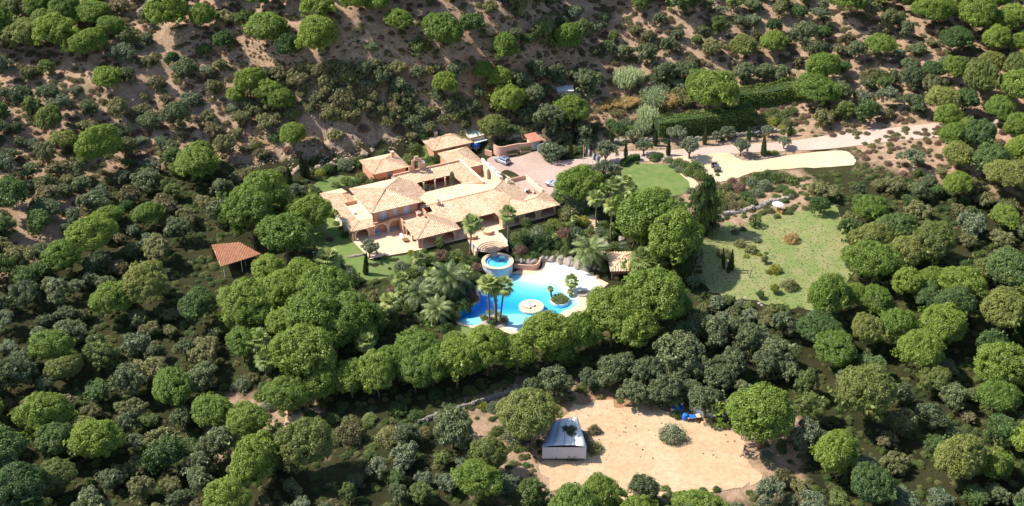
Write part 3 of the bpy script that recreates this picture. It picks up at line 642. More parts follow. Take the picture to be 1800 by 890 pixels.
# bell wall on the back parapet
bw = MB(); bw.box(18.2, 18.9, 18.6, 19.0, 4.1, 6.4).box(20.1, 20.8, 18.6, 19.0, 4.1, 6.4).box(18.2, 20.8, 18.62, 18.98, 6.4, 6.8).box(19.0, 20.0, 18.6, 19.0, 6.8, 7.6).box(21.0, 21.6, 18.6, 19.0, 4.1, 5.4).box(17.4, 18.0, 18.6, 19.0, 4.1, 5.4)
bevel(bw.build('bell_wall', M['pinkwall'], villa), .06)
# front loggia under the long eave and the front corner pier
wall('front_wall', M['salmon'], villa, (12.6, -3.6), (27.7, -3.6), 3.6, 6.9, .3, (), ((2.5, 4.6, 3.65, 6.0), (7.5, 9.4, 3.65, 6.0), (11.2, 13.8, 3.65, 6.0)))
for s0, s1 in ((2.5, 4.6), (7.5, 9.4), (11.2, 13.8)): opening(villa, 'glass_door', (12.6, -3.6), (27.7, -3.6), s0, s1, 3.65, 6.0, .1, 'glass', 'wood')
MB().box(22.3, 22.6, -7.0, -6.7, 0.02, 2.55).build('column', M['cream'], villa)
MB().box(28.0, 28.7, -10.5, -9.9, -.2, 2.58).build('pier', M['cream'], villa)
wall('side_wall', M['salmon'], villa, (28.1, -3.6), (28.1, -9.9), 3.6, 6.2, .3, ((4.0, 2.2, 1.2),))
fG = ((28.7, -10.2), (42.3, -10.2)); ar = ((2.5, 2.9, 1.15), (6.7, 2.9, 1.15), (11.3, 3.6, .9))
wall('arcade_wall', M['salmon'], villa, *fG, 2.6, 6.18, .35, [(a, b, c + 1.0) for a, b, c in ar]); arch_trims(villa, M['trim'], *fG, 3.6, ar)
wall('side_wall', M['salmon'], villa, (42.3, -10.0), (42.3, -3.4), 2.6, 6.18, .3); wall('loggia_wall', M['salmon'], villa, (28.4, -6.6), (42.2, -6.6), 3.6, 6.4, .3)
MB().box(28.8, 42.2, -9.8, -6.7, -.9, 0.02).build('loggia_floor', M['deck'], villa)
# hipped loggia in front
J0, J1, J2 = (6.6, -10.6, ze + .1), (17.3, -10.6, ze + .1), (17.3, -6.2, ze + .1)
PKJ = (11.9, -5.6, 7.75); PJ2 = (11.9, -2.5, 7.75)
roof_plane(T, PN, [J0, J1, PKJ], (0, -1)); roof_plane(T, PN, [J0, PKJ, (10.4, -2.6, 7.3), (6.6, -2.6, ze + .1)], (-1, 0)); roof_plane(T, PN, [J1, (17.3, -4.2, ze + .1), (12.6, -2.3, 7.55), PKJ], (1, 0))
ridge(RG, J0, PKJ, J1); ridge(RG, PKJ, (12.2, -2.4, 7.75))
MB().box(6.7, 12.5, -2.6, .7, 6.25 - ZT, 6.46 - ZT).build('balcony_floor', M['deck'], villa)
MB().box(6.6, 6.9, -2.7, -.45, 3.6 - ZT, 7.1 - ZT).build('balcony_wall', M['salmon'], villa)
MB().box(12.3, 12.6, -2.6, .75, 3.6 - ZT, 8.0 - ZT).build('chimney_breast', M['salmon'], villa)
fJ = ((7.1, -10.1), (16.9, -10.1)); ar = ((2.6, 3.3, .95), (7.2, 3.3, .95))
wall('arcade_wall', M['salmon'], villa, *fJ, 2.2, 6.25, .35, [(a, b, c + 1.4) for a, b, c in ar]); arch_trims(villa, M['trim'], *fJ, 3.6, ar)
sJ = ((7.1, -2.6), (7.1, -9.75)); ar = ((1.9, 2.4, 1.2), (5.3, 2.6, 1.2))
wall('side_wall', M['cream'], villa, *sJ, 2.6, 6.25, .32, [(a, b, c + 1.0) for a, b, c in ar]); arch_trims(villa, M['cream'], *sJ, 3.6, ar, -.04, .15)
wall('side_wall', M['salmon'], villa, (16.9, -10.1), (16.9, -4.4), 2.4, 6.25, .32); wall('loggia_wall', M['redint'], villa, (7.5, -4.2), (16.8, -4.2), 3.6, 6.3, .25)
# back wing by the gate wall
zw = 6.5; kw = .25
W0, W1, W2, W3 = (28.6, 20.2, zw), (36.6, 15.8, zw), (36.6, 26.5, zw), (28.6, 26.5, zw)
PW1, PW2 = (32.6, 20.0, zw + 1.0), (32.6, 23.5, zw + 1.0)
roof_plane(T, PN, [(28.6, 15.8, zw), W1, PW1], (0, -1)); roof_plane(T, PN, [W1, W2, PW2, PW1], (1, 0)); roof_plane(T, PN, [W2, W3, PW2], (0, 1)); roof_plane(T, PN, [W3, (28.6, 15.8, zw), PW1, PW2], (-1, 0))
ridge(RG, W1, PW1, PW2, W2); ridge(RG, W3, PW2); ridge(RG, (28.6, 15.8, zw), PW1)
for p, q in (((29.0, 16.2), (36.2, 16.2)), ((36.2, 16.2), (36.2, 26.1)), ((36.2, 26.1), (29.0, 26.1)), ((29.0, 26.1), (29.0, 16.2))): wall('back_wing_wall', M['salmon'], villa, p, q, 3.6, 6.45)
# free standing gate wall with stepped white coping
uG = 35.75
v0, v1 = 15.3, 5.3
gL = v0 - v1
wall('gate_wall', M['cream'], villa, (uG, v0), (uG, v1), 3.6, 7.7, .45, ((gL * .33, 2.3, 2.15),))
st = MB()
for i in range(7):
    s = v0 - gL * (i + .5) / 7; hh = (.9, .7, 1.1, .75, 1.0, .6, .35)[i]
    st.box(uG - .5, uG + .05, s - gL / 14, s + gL / 14, 4.11, 4.11 + hh)
bevel(st.build('stepped_coping', M['white'], villa), .08)
T.build('roof_tiles', M['tile'], villa, kind='stuff'); PN.build('roof_deck', M['pan'], villa); RG.build('ridge_tiles', M['ridge'], villa, kind='stuff')
def chimney(u, v, z0, z1, w=.7, m='pinkwall'):
    c = MB().box(u - w / 2, u + w / 2, v - w / 2, v + w / 2, z0 - ZT, z1 - ZT).build('chimney', M[m], villa)
    MB().box(u - w / 2 - .08, u + w / 2 + .08, v - w / 2 - .08, v + w / 2 + .08, z1 - ZT, z1 + .12 - ZT).build('cap', M['trim'], c)
    MB().lathe([(.001, .5), (.16, .45), (.2, .1), (.2, 0)], 8, (u, v, z1 + .12 - ZT)).build('pot', M['ridge'], c)
u, v = loc(770, 356, 8.6); chimney(u, v, 7.6, 8.9)
u, v = loc(893, 318, 7.6); chimney(u, v, 6.2, 7.9, .95, 'cream')
u, v = loc(939, 341, 6.6); chimney(u, v, 5.9, 7.2)
u, v = loc(736, 379, 7.2); chimney(u, v, 6.4, 7.9, .9, 'salmon')
u, v = loc(926, 338, 6.2)
ac = bevel(MB().box(u - .5, u + .1, v - .3, v + .3, 6.0 - ZT, 7.0 - ZT).build('air_conditioner', M['white'], villa), .04); MB().lathe([(.001, 0), (.26, 0), (.28, .03)], 14, (0, 0, 0)).build('fan_grille', M['iron'], ac)
ac.children[0].rotation_euler = (math.pi / 2, 0, 0); ac.children[0].location = (u - .2, v - .31, 6.5 - ZT)
MB().box(u + .25, u + .8, v - .3, v + .4, 6.0 - ZT, 6.95 - ZT).build('vent_box', M['salmon'], villa)

# ------------------------------------------------------------------ outbuildings
def hip_house(name, label, cat, c, rz, L, W, zg, ez, rise, wallm, tilem='tile', over=.5, lw=None, chim=None, pw=.36):
    t = thing(name, label, cat, (c[0], c[1], zg), rz); ZB[0] = zg; tt, pn, rg = MB(), MB(), MB(); a, b = L / 2, W / 2; r = max(.05, a - b)
    C = [(-a, -b, ez), (a, -b, ez), (a, b, ez), (-a, b, ez)]; p, q = (-r, 0, ez + rise), (r, 0, ez + rise)
    roof_plane(tt, pn, [C[0], C[1], q, p], (0, -1), pw); roof_plane(tt, pn, [C[1], C[2], q], (1, 0), pw); roof_plane(tt, pn, [C[2], C[3], p, q], (0, 1), pw); roof_plane(tt, pn, [C[3], C[0], p], (-1, 0), pw)
    ridge(rg, C[0], p, q, C[2]); ridge(rg, C[1], q); ridge(rg, C[3], p)
    tt.build('roof_tiles', M[tilem], t, kind='stuff'); pn.build('roof_deck', M['pan'], t); rg.build('ridge_tiles', M['ridge'], t, kind='stuff')
    if wallm:
        a -= over; b -= over
        wall('front_wall', M[wallm], t, (-a, -b), (a, -b), zg - .6, ez - .05, .25, (), ((a - .6, a + .6, zg + .05, zg + 2.1),)); opening(t, 'door', (-a, -b), (a, -b), a - .6, a + .6, zg + .05, zg + 2.1, .05, 'glass', 'wood')
        wall('side_wall', M[wallm], t, (a, -b), (a, b), zg - .6, ez - .05); wall('back_wall', M[wallm], t, (a, b), (-a, b), zg - .6, ez - .05); wall('side_wall', M[wallm], t, (-a, b), (-a, -b), zg - .6, ez - .05)
    if chim:
        o = MB().box(chim[0] - .35, chim[0] + .35, chim[1] - .35, chim[1] + .35, ez - zg, ez - zg + rise + .9).build('chimney', M['pinkwall'], t)
        MB().box(chim[0] - .42, chim[0] + .42, chim[1] - .42, chim[1] + .42, ez - zg + rise + .9, ez - zg + rise + 1.02).build('cap', M['trim'], o)
    return t
c = l2w(14.6, 28.0); hip_house('tiled_house', 'small detached house with hipped pale tile roof beside the rock bank', 'house', c, HA, 9.6, 8.8, 3.7, 6.2, 1.25, 'salmon', chim=(2.8, 1.2))
c = l2w(33.6, 32.2); gh = hip_house('guest_house', 'tiled guest house with tall chimney, joined to a pale panel roof behind the motor court', 'house', c, HA, 11.2, 8.2, 3.9, 6.6, 1.3, 'salmon', chim=(-2.2, 1.6))
ZB[0] = 3.9
def W2(px, py, z): p = at(px, py, z); return (p[0], p[1], z)
mb = MB()
# translucent panel roof beside the guest house
pc = [W2(809, 228, 7.9), W2(836, 222.5, 7.9), W2(852, 237, 7.3), W2(827, 243, 7.3)]
pr = thing('panel_roof', 'pale grey sheet roof with red edge and white post beside the tiled guest house', 'roof', (pc[0][0], pc[0][1], 3.9)); o0 = np.array(pr.location)
A_, B_, C_, D_ = [np.array(p) - o0 for p in pc]
for i in range(6):
    a0, a1 = i / 6, (i + .94) / 6; V = [A_ + (B_ - A_) * a0, A_ + (B_ - A_) * a1, D_ + (C_ - D_) * a1, D_ + (C_ - D_) * a0]
    MB().add([tuple(v) for v in V] + [(v[0], v[1], v[2] - .08) for v in V], [(3, 2, 1, 0), (4, 5, 6, 7), (0, 1, 5, 4), (1, 2, 6, 5), (2, 3, 7, 6), (3, 0, 4, 7)]).build('roof_panel', M['panel'], pr)
MB().bar(D_ + (0, 0, -.1), C_ + (0, 0, -.1), .18, .25).build('fascia', M['redtile'], pr)
pc2 = [np.array(W2(828, 245, 6.4)) - o0, np.array(W2(850, 239.5, 6.4)) - o0, np.array(W2(857, 246, 6.2)) - o0, np.array(W2(835, 252, 6.2)) - o0]
MB().add([tuple(v) for v in pc2] + [(v[0], v[1], v[2] - .1) for v in pc2], [(3, 2, 1, 0), (4, 5, 6, 7), (0, 1, 5, 4), (1, 2, 6, 5), (2, 3, 7, 6), (3, 0, 4, 7)]).build('canopy', M['panel'], pr)
MB().tube([pc2[2] + (-.3, .2, -.1), (pc2[2][0] - .3, pc2[2][1] + .2, 0)], .1, 8).build('post', M['white'], pr)
MB().tube([pc2[3] + (.3, .2, -.1), (pc2[3][0] + .3, pc2[3][1] + .2, 0)], .1, 8).build('post', M['white'], pr)
w = MB(); w.add([tuple(v - (0, 0, .12)) for v in (A_, B_, C_, D_)] + [(v[0], v[1], -.4) for v in (A_, B_, C_, D_)], [(0, 1, 5, 4), (1, 2, 6, 5), (2, 3, 7, 6), (3, 0, 4, 7)]); w.build('wall', M['cream'], pr)
# blue round cover under the canopy
p = ground(836, 259); t = thing('round_cover', 'bright blue dome cover standing beside the white posted canopy', 'cover', p)
MB().lathe([(.001, 1.75), (.6, 1.65), (1.05, 1.3), (1.3, .85), (1.32, .6), (1.2, .55)], 20).build('dome', M['blue'], t, True); MB().lathe([(1.15, 0), (1.15, .7), (.01, .7)], 16).build('base', M['steelblue'], t)
# gazebo by the pool beach
c = at(1097, 461, 2.6); gz = hip_house('pool_gazebo', 'open tiled pool hut with striped pale roof at the edge of the beach', 'gazebo', c, math.radians(2), 6.8, 8.2, .2, 2.75, 1.4, None, pw=.6)
for x, y in ((-2.9, -3.5), (2.9, -3.5), (-2.9, 3.5), (2.9, 3.5)): MB().box(x - .18, x + .18, y - .18, y + .18, -.3, 2.45).build('post', M['wood'], gz)
ZB[0] = .2; wall('counter', M['salmon'], gz, (-2.6, -1.4), (2.6, -1.4), .0, 1.2, .3); wall('back_wall', M['salmon'], gz, (2.7, 3.3), (-2.7, 3.3), .0, 2.6, .2)
# brown shed roof at the left edge
c = at(405, 446, 5.2); sh = thing('brown_shed', 'open shed under a flat red brown tiled roof among the pines', 'shed', (c[0], c[1], 2.4)); ZB[0] = 2.4; tt, pn = MB(), MB()
o0 = np.array((c[0], c[1], 0)); q = [np.array(W2(*p)) - o0 for p in ((372, 431, 6.0), (421, 425, 6.0), (459, 447, 4.9), (388, 468, 4.9))]
roof_plane(tt, pn, [tuple(x) for x in q], (.35, -1), .34, .4); tt.build('roof_tiles', M['redtile'], sh, kind='stuff'); pn.build('roof_deck', M['pan'], sh)
for a in (q[2] + (-.3, .3, 0), q[3] + (.5, .4, 0), q[1] + (-.3, -.4, 0), (q[2] + q[3]) / 2): MB().tube([(a[0], a[1], a[2] - 2.55), (a[0], a[1], -.6)], .09, 8).build('post', M['white'], sh)
w = MB(); w.add([(q[0][0], q[0][1] - .4, 3.2), (q[1][0], q[1][1] - .4, 3.2), (q[1][0], q[1][1] - .4, -.5), (q[0][0], q[0][1] - .4, -.5)], [(0, 1, 2, 3)]); w.build('back_wall', M['wood'], sh)
# long white tarpaulin roof at the bottom
def tarp(name, label, cat, quad, zt, zg, cols, h2):
    q = [np.array(W2(x, y, zt)) for x, y in quad]; o = np.array((*(sum(q) / 4)[:2], zg)); t = thing(name, label, cat, o); q = [x - o for x in q]
    for i, cm in enumerate(cols):
        n = len(cols); a0, a1 = i / n, (i + 1) / n - .006; mb = MB(); R_ = 8; V = []
        for j in range(R_ + 1):
            f = j / R_
            for a in (a0, (a0 + a1) / 2, a1):
                p = (q[0] * (1 - a) + q[1] * a) * (1 - f) + (q[3] * (1 - a) + q[2] * a) * f; V.append((p[0], p[1], p[2] + h2 * math.sin(math.pi * a) + .06 * math.sin(7 * f + 9 * a)))
        mb.add(V, [(3 * j + k + 3, 3 * j + k + 4, 3 * j + k + 1, 3 * j + k) for j in range(R_) for k in (0, 1)]); ob = mb.build('roof_sheet', M[cm], t, True); s = ob.modifiers.new('thick', 'SOLIDIFY'); s.thickness = .06
    for a in q: MB().tube([(a[0] * .95, a[1] * .95, a[2] - .05), (a[0] * .95, a[1] * .95, -.5)], .07, 8).build('post', M['metal'], t)
    V = [tuple(a * np.array((.97, .97, 1)) - (0, 0, .15)) for a in q]; mb = MB(); mb.add(V + [(x, y, 0) for x, y, z in V], [(0, 1, 5, 4), (3, 0, 4, 7), (1, 2, 6, 5), (2, 3, 7, 6)]); mb.build('side_sheet', M['tarp'], t)
tarp('tarpaulin_shed', 'long shed roofed in white tarpaulin with painted blue shade beside the dirt yard', 'shed', ((972, 742), (1016, 735), (1032, 786), (952, 786)), -.2, -3.0, ('sofa_tarpshade', 'tarp', 'fabric', 'fabric'), .5)  # leftmost strip is grey blue to paint shade onto white sheeting
tarp('awning', 'torn white awning showing through the dark oaks beside the dirt yard', 'awning', ((1222, 686), (1262, 694), (1262, 720), (1218, 712)), -.4, -3.0, ('fabric', 'tarp'), .3)
tarp('tarpaulin', 'low blue tarpaulin stretched under the dark oaks', 'tarpaulin', ((1184, 704), (1203, 709), (1200, 722), (1180, 718)), -1.4, -3.0, ('blue',), .15)
t = thing('hut', 'pale flat hut roof showing between trees on the hillside', 'hut', ground(993, 164) - np.array((0, 0, 1.1))); b = MB().box(-2, 2, -1.6, 1.6, -.5, 2.4).build('wall', M['cream'], t); bevel(MB().box(-2.3, 2.3, -1.9, 1.9, 2.42, 2.6).build('roof', M['panel'], t), .03)
# ------------------------------------------------------------------ spa, amphitheatre steps, pool islands
ZS = 2.5
sp = thing('spa_pool', 'raised round spa with pale stone rim and mosaic wall above the pool', 'spa', (SPA_C[0], SPA_C[1], 0))
MB().lathe([(3.45, -.4), (3.45, 2.38)], 16).build('basin_wall', M['mosaic'], sp)
for i in range(24):
    a0 = 2 * math.pi * i / 24; a1 = a0 + 2 * math.pi / 24 * .985; V = []
    for z in (2.38, 2.56):
        for r, a in ((2.75, a0), (3.62, a0), (3.62, a1), (2.75, a1)): V.append((r * math.cos(a), r * math.sin(a), z))
    MB().add(V, [(3, 2, 1, 0), (4, 5, 6, 7), (0, 1, 5, 4), (1, 2, 6, 5), (2, 3, 7, 6), (3, 0, 4, 7)]).build('rim_stone', M['deck'], sp)
MB().lathe([(2.78, 2.5), (2.78, 2.1), (2.2, 2.1), (2.2, 1.85), (.01, 1.8)], 32).build('basin', M['poolfloor'], sp)
MB().lathe([(2.77, 1.0), (2.77, 2.38), (.001, 2.38)], 32).build('spa_water', water_mat('spa_water', (0, .78, .98), 1.1), sp)
# terrace block with a half round of steps cut into it
TL, TR = at(835.5, 442, ZT + .1), at(893.5, 431.5, ZT + .1)
fd = (TR - TL)[:2]; fl_ = np.hypot(*fd); fd /= fl_; bd = np.array((-fd[1], fd[0]))
tc = at(868, 448, 2.4)[:2]; 
ter = thing('spa_terrace', 'peach terrace with a half circle of curved steps leading down to the spa', 'terrace', (tc[0], tc[1], 0), math.atan2(fd[1], fd[0]))
lx = lambda P: np.array([(np.array(P)[:2] - tc) @ fd, (np.array(P)[:2] - tc) @ bd])
l0, l1 = lx(TL), lx(TR); yf = (l0[1] + l1[1]) / 2
bl, brr = lx(at(803, 418, ZT)), lx(at(893, 412, ZT))
R6 = 3.75
arc = [(-R6 * math.cos(a), R6 * math.sin(a)) for a in np.linspace(math.asin(max(-.9, yf / R6)), math.pi - math.asin(max(-.9, yf / R6)), 25)]
poly = [(l0[0], yf)] + [p for p in arc] + [(l1[0], yf), (l1[0], 9.5), (l0[0], 9.5)]
poly = [(max(l0[0] + .05, p[0]) if i and i < 26 else p[0], p[1]) for i, p in enumerate(poly)]
MB().prism(poly, -.6, ZT + .14).build('terrace_floor', M['deck'], ter)
for i in range(6):
    ro = R6 - i * .52; ri = ro - .55; z = ZT + .14 - .17 * (i + 1); mb = MB(); n = 24; V = []
    a0 = math.asin(max(-.95, yf * .99 / ro)) if abs(yf) < ro else -1.3
    for a in np.linspace(a0, math.pi - a0, n + 1):
        for r, zz in ((ri, z), (ro, z), (ri, z - .6)): V.append((-r * math.cos(a), r * math.sin(a), zz))
    mb.add(V, [f for j in range(n) for f in ((3 * j, 3 * j + 1, 3 * j + 4, 3 * j + 3), (3 * j + 2, 3 * j, 3 * j + 3, 3 * j + 5))]); mb.build('step', M['step'], ter)
MB().lathe([(.95, 2.25), (.95, 2.58), (.01, 2.6)], 14, (.0, -.1, 0)).build('landing', M['rock'], ter)
# glass railings along the terrace edge
def railing(p, q, label):
    p, q = np.array(p), np.array(q); t = thing('railing', label, 'railing', p); d = q - p; n = 6
    for i in range(n + 1): MB().bar(d * i / n, d * i / n + (0, 0, .95), .07).build('post', M['white'], t)
    MB().bar(d * 0 + (0, 0, .97), d + (0, 0, .97), .1, .07).build('handrail', M['white'], t)
    for i in range(n):
        MB().bar(d * (i + .08) / n + (0, 0, .5), d * (i + .92) / n + (0, 0, .5), .03, .8).build('panel', M['panel'], t)
railing(at(880, 416, ZT + .1), at(892, 430, ZT + .1), 'white railing with pale panels on the right edge of the spa terrace')
railing(at(826, 431, ZT + .1), at(838, 441, ZT + .1), 'white railing beside the palm trunk at the left of the curved steps')
def bowl(px, py, rz, label):
    t = thing('round_daybed', label, 'daybed', at(px, py, ZT + .12), rz); k = MB(); k.lathe([(1.25, 0), (1.45, .45), (1.5, .8), (1.35, .8), (1.25, .45), (1.0, .4), (.01, .38)], 22, a0=-.2, a1=math.pi + .2); k.build('shell', M['clay'], t, True)
    MB().lathe([(1.15, .4), (1.15, .5), (.01, .52)], 18).build('cushion', M['sand'], t); MB().lathe([(1.22, 0), (1.22, .38), (.01, .4)], 18).build('base', M['clay'], t)
bowl(829, 417, 2.6, 'terracotta coloured round seat behind the tall palm on the terrace'); bowl(858, 409, 2.3, 'terracotta coloured round seat in the middle of the spa terrace')
def potplant(px, py, z, r, label, fol='deep', hgt=.6):
    t = thing('potted_plant', label, 'plant pot', at(px, py, z)); MB().lathe([(r * .65, 0), (r, hgt), (r * 1.05, hgt), (r * .9, hgt - .08), (.01, hgt - .1)], 14).build('pot', M['clay'], t, True); return t, hgt
# planted round islands
isl = thing('sunbathing_island', 'round paved island standing in the middle of the pool', 'island', at(934, 539, 0))
isl_r = 22.5 * 255 / FPX * 1.06
MB().lathe([(isl_r, -2), (isl_r, .1), (isl_r - .35, .14), (isl_r - .36, .15), (.01, .15)], 40).build('paving', M['deck'], isl); MB().lathe([(isl_r + .02, -.3), (isl_r + .06, .12), (isl_r - .14, .17), (isl_r - .14, .1)], 40).build('edge', M['trim'], isl)
pi_ = thing('planted_island', 'round planting bed rising from the shallow end of the pool', 'planting bed', at(984, 529, -.2)); MB().lathe([(2.1, -1.6), (2.1, .25), (1.85, .25), (1.8, .1), (.01, .2)], 26).build('kerb', M['white'], pi_); MB().lathe([(1.8, .12), (.01, .35)], 18).build('soil', M['rock'], pi_)
pb = thing('palm_bed', 'rocky raised bed at the foot of the three tall palms by the pool', 'planting bed', at(869, 566, -.1)); MB().lathe([(2.9, -1.8), (2.8, .2), (2.4, .45), (.01, .6)], 18).build('mound', M['rock'], pb)
rt = thing('round_stone', 'round grey stone table top at the right edge of the pool', 'table', at(1024, 517, .1)); MB().lathe([(1.2, -.2), (1.25, .1), (1.2, .16), (.01, .18)], 22).build('top', M['rock'], rt)
bed = thing('curved_planter', 'curved pink planter wall full of rocks beside the spa', 'planter', at(925, 470, .1)); pts = [at(x, y, .05)[:2] - at(925, 470, .1)[:2] for x, y in ((903, 473), (920, 475), (937, 475.5), (944, 473.5), (949, 468), (951, 461))]
pts = catmull(pts, False, 5); mb = MB(); n = len(pts); off = [np.array((-(pts[min(i + 1, n - 1)] - pts[max(i - 1, 0)])[1], (pts[min(i + 1, n - 1)] - pts[max(i - 1, 0)])[0])) for i in range(n)]; off = [o / np.hypot(*o) * .3 for o in off]
V = [(p[0], p[1], z) for z in (-.3, 1.25) for p in pts] + [(p[0] + o[0], p[1] + o[1], z) for z in (1.25, -.3) for p, o in zip(pts, off)]
mb.add(V, [(r * n + i, r * n + i + 1, (r + 1) * n + i + 1, (r + 1) * n + i) for r in range(3) for i in range(n - 1)]); mb.build('wall', M['pinkwall'], bed)

# ------------------------------------------------------------------ rocks
def rock_mesh(seed, sq=.7):
    bm = bmesh.new(); bmesh.ops.create_icosphere(bm, subdivisions=2, radius=1)
    for v in bm.verts:
        p = v.co.copy(); f = 1 + .45 * noise.noise(p * 1.1 + Vector((seed * 7.3, 0, 0))) + .15 * noise.noise(p * 3 + Vector((seed, 5, 0))); v.co = p * f; v.co.z *= sq
        for ax in (Vector((1, .3, .2)), Vector((-.6, 1, .1)), Vector((-.3, -1, .3)), Vector((.1, .1, 1))):
            ax = ax.normalized(); d = v.co.dot(ax) - .72
            if d > 0: v.co -= ax * d * .85
    me = bpy.data.meshes.new('boulder'); bm.to_mesh(me); bm.free(); me.materials.append(M['rock']); return me
ROCKS = [rock_mesh(i) for i in range(6)]
BREG = []
def setmat(o, m):
    if m is None: return
    o.material_slots[0].link = 'OBJECT'; o.material_slots[0].material = m
def boulder(p, r, label, group, sz=.8): 
    o = link('boulder', random.choice(ROCKS), None, (p[0], p[1], p[2] + r * .15), None, label, 'boulder', group); o.rotation_euler = (0, 0, random.random() * 6.3); o.scale = (r * random.uniform(.9, 1.3), r, r * sz); BREG.append((o, label)); return o
for i, (x, y, r) in enumerate([(955,457,1.1),(963,454,1.2),(971,455,1.3),(979,457,1.0),(985,459,1.3),(993,460,1.1),(1000,463,1.4),(1008,466,1.2),(1016,469,1.4),(1024,472,1.1),(1031,473,1.2),(978,450,.9),(990,453,1.0),(1002,457,1.0),(1012,461,1.1),(1045,470,.8),(1055,474,.7),(1064,475,.8),(1037,466,.9),(965,448,.8)]):
    boulder(ground(x, y), r, 'pale boulder behind the pool beach', 'boulders behind the pool beach', random.uniform(.8, 1.3))
for x, y, r in [(908,459,1.0),(917,461,1.1),(927,462,1.2),(936,463,1.1),(943,461,.9)]: boulder(ground(x, y, 0), r, 'dark grey boulder inside the curved pink planter', 'boulders in the curved planter', 1.2)
for x, y, r in [(1052,424,1.1),(1060,428,1.0),(1067,432,.9),(1055,433,.8),(1092,422,1.0),(1060,445,.8),(1030,444,.8),(1005,446,.8)]: boulder(ground(x, y), r, 'pale boulder among the plants above the pool hut', 'boulders above the pool hut')
for x, y, r in [(520,300,1.0),(528,296,1.1),(515,308,1.0),(560,296,1.2),(585,290,1.1),(610,283,1.2),(640,272,1.2),(655,266,1.0),(895,245,1.2),(905,240,1.5),(912,250,1.2),(942,238,1.6),(948,246,1.4),(955,250,1.3),(935,232,1.4),(888,222,1.3)]: setmat(boulder(ground(x, y), r * .85, 'weathered tan rock on the cut bank', 'rocks on the cut bank', 1.1), M['bankrock'])
for x, y, r in [(1258,384,1.2),(1268,382,1.0),(1290,372,1.1),(1299,370,.9),(1315,368,1.0),(1338,362,1.0),(1348,358,.9),(1362,352,.8),(1240,393,1.0),(1332,366,.8),(1376,352,.7),(1383,349,.8)]: boulder(ground(x, y), r, 'grey boulder above the grass field', 'boulders above the grass field')
for x, y, r in [(1335,534,.5),(1339,537,.4),(1311,523,.4),(524,768,.7),(534,772,.6),(546,770,.7)]: boulder(ground(x, y), r, 'small pale stone lying on bare ground', 'small loose stones', .7)
def drystone(label, px, hgt, wid=.7, step=.55, sr=.33, cat='stone wall', m='stone'):
    P = catmull([ground(*p) for p in px], False, 14); o = ground(*px[0]); t = thing('stone_wall', label, cat, o); mb = MB(); dd = 0
    for a, b in zip(P, P[1:]):
        L = np.hypot(*(b - a)); n = max(1, int(L / step))
        for i in range(n):
            c = a + (b - a) * (i + random.random() * .5) / n; zg = hz(c[0], c[1]); z = -.1
            while z < hgt:
                r = sr * random.uniform(.75, 1.35); x, y = c[0] - o[0] + random.uniform(-.12, .12), c[1] - o[1] + random.uniform(-.12, .12); V = []
                for k, (rr, zz) in enumerate(((.8, -.7), (1.05, 0), (.7, .75))):
                    for j in range(5): an = j * 1.257 + k * .4 + random.uniform(-.25, .25); V.append((x + r * rr * math.cos(an) * 1.2, y + r * rr * math.sin(an) * wid * 1.6, zg - o[2] + z + r * zz + r * .5))
                mb.add(V, [(j, (j + 1) % 5, 5 + (j + 1) % 5, 5 + j) for j in range(5)] + [(5 + j, 5 + (j + 1) % 5, 10 + (j + 1) % 5, 10 + j) for j in range(5)] + [(10, 11, 12, 13, 14)]); z += r * 1.25
    mb.build('stones', M[m], t, kind='stuff')
drystone('low pale stone wall under the tall clipped hedge, along the far side of the drive', ((1070,254),(1110,250),(1155,249),(1200,247),(1240,246),(1290,241),(1340,235),(1395,229)), .7, .7, .55, .3)
drystone('long grey stone wall in shade below the row of umbrella pines', ((735,745),(775,730),(800,722),(830,713),(870,701),(905,688),(930,678)), .5, .7, .5, .34, 'stone wall', 'shade_painted_stone')
drystone('low line of white stones edging the olive bed in the sandy parking', ((1286,271),(1298,279),(1312,283),(1335,280),(1360,276),(1380,272)), .15, .5, .6, .26, 'edging')
drystone('rough stone wall along the top of the sloping grass field', ((1245,392),(1262,384),(1285,376),(1310,371),(1335,365),(1355,356),(1395,346)), .35, .8, .9, .42)
drystone('thin stone kerb between the drive and the cypress verge', ((1090,265),(1150,262),(1210,259.5),(1260,255),(1330,249),(1395,241)), .15, .4, .5, .24, 'kerb')
drystone('broken row of white stepping stones across the garden lawn', ((613,453),(620,452),(628,450.5),(636,449)), .05, .6, 1.1, .3, 'stepping stones')

# ------------------------------------------------------------------ motor court walls and planters
def strip_wall(name, label, px, ztop, mt, th=.35, zb=-.6, cat='wall'):
    pts = catmull([ground(*p)[:2] for p in px], False, 5); o = np.array((*pts[0], hz(*pts[0]))); t = thing(name, label, cat, o); n = len(pts); mb = MB(); of = []
    for i in range(n):
        d = pts[min(i + 1, n - 1)] - pts[max(i - 1, 0)]; d /= np.hypot(*d); of.append(np.array((-d[1], d[0])) * th)
    f = ztop if callable(ztop) else (lambda s: ztop)
    V = []
    for i, (p, q) in enumerate(zip(pts, of)):
        z1 = f(i / (n - 1))
        for a, z in ((p, zb), (p, z1), (p + q, z1), (p + q, zb)): V.append((a[0] - o[0], a[1] - o[1], z))
    mb.add(V, [(4 * i + a, 4 * i + 4 + a, 4 * i + 4 + (a + 1) % 4, 4 * i + (a + 1) % 4) for i in range(n - 1) for a in range(4)] + [(0, 1, 2, 3), (4 * n - 1, 4 * n - 2, 4 * n - 3, 4 * n - 4)]); mb.build('wall_body', M[mt], t); return t
strip_wall('retaining_wall', 'curved pink retaining wall behind the silver car', ((867,262),(868,271),(874,276.5),(884,277),(895,273),(910,268),(925,265),(936,263)), lambda s: 1.9 + .5 * s, 'pinkwall')
strip_wall('gate_pier_wall', 'short pink wall stub by the blue dome', ((852,272),(858,274),(864,276)), 1.4, 'pinkwall')
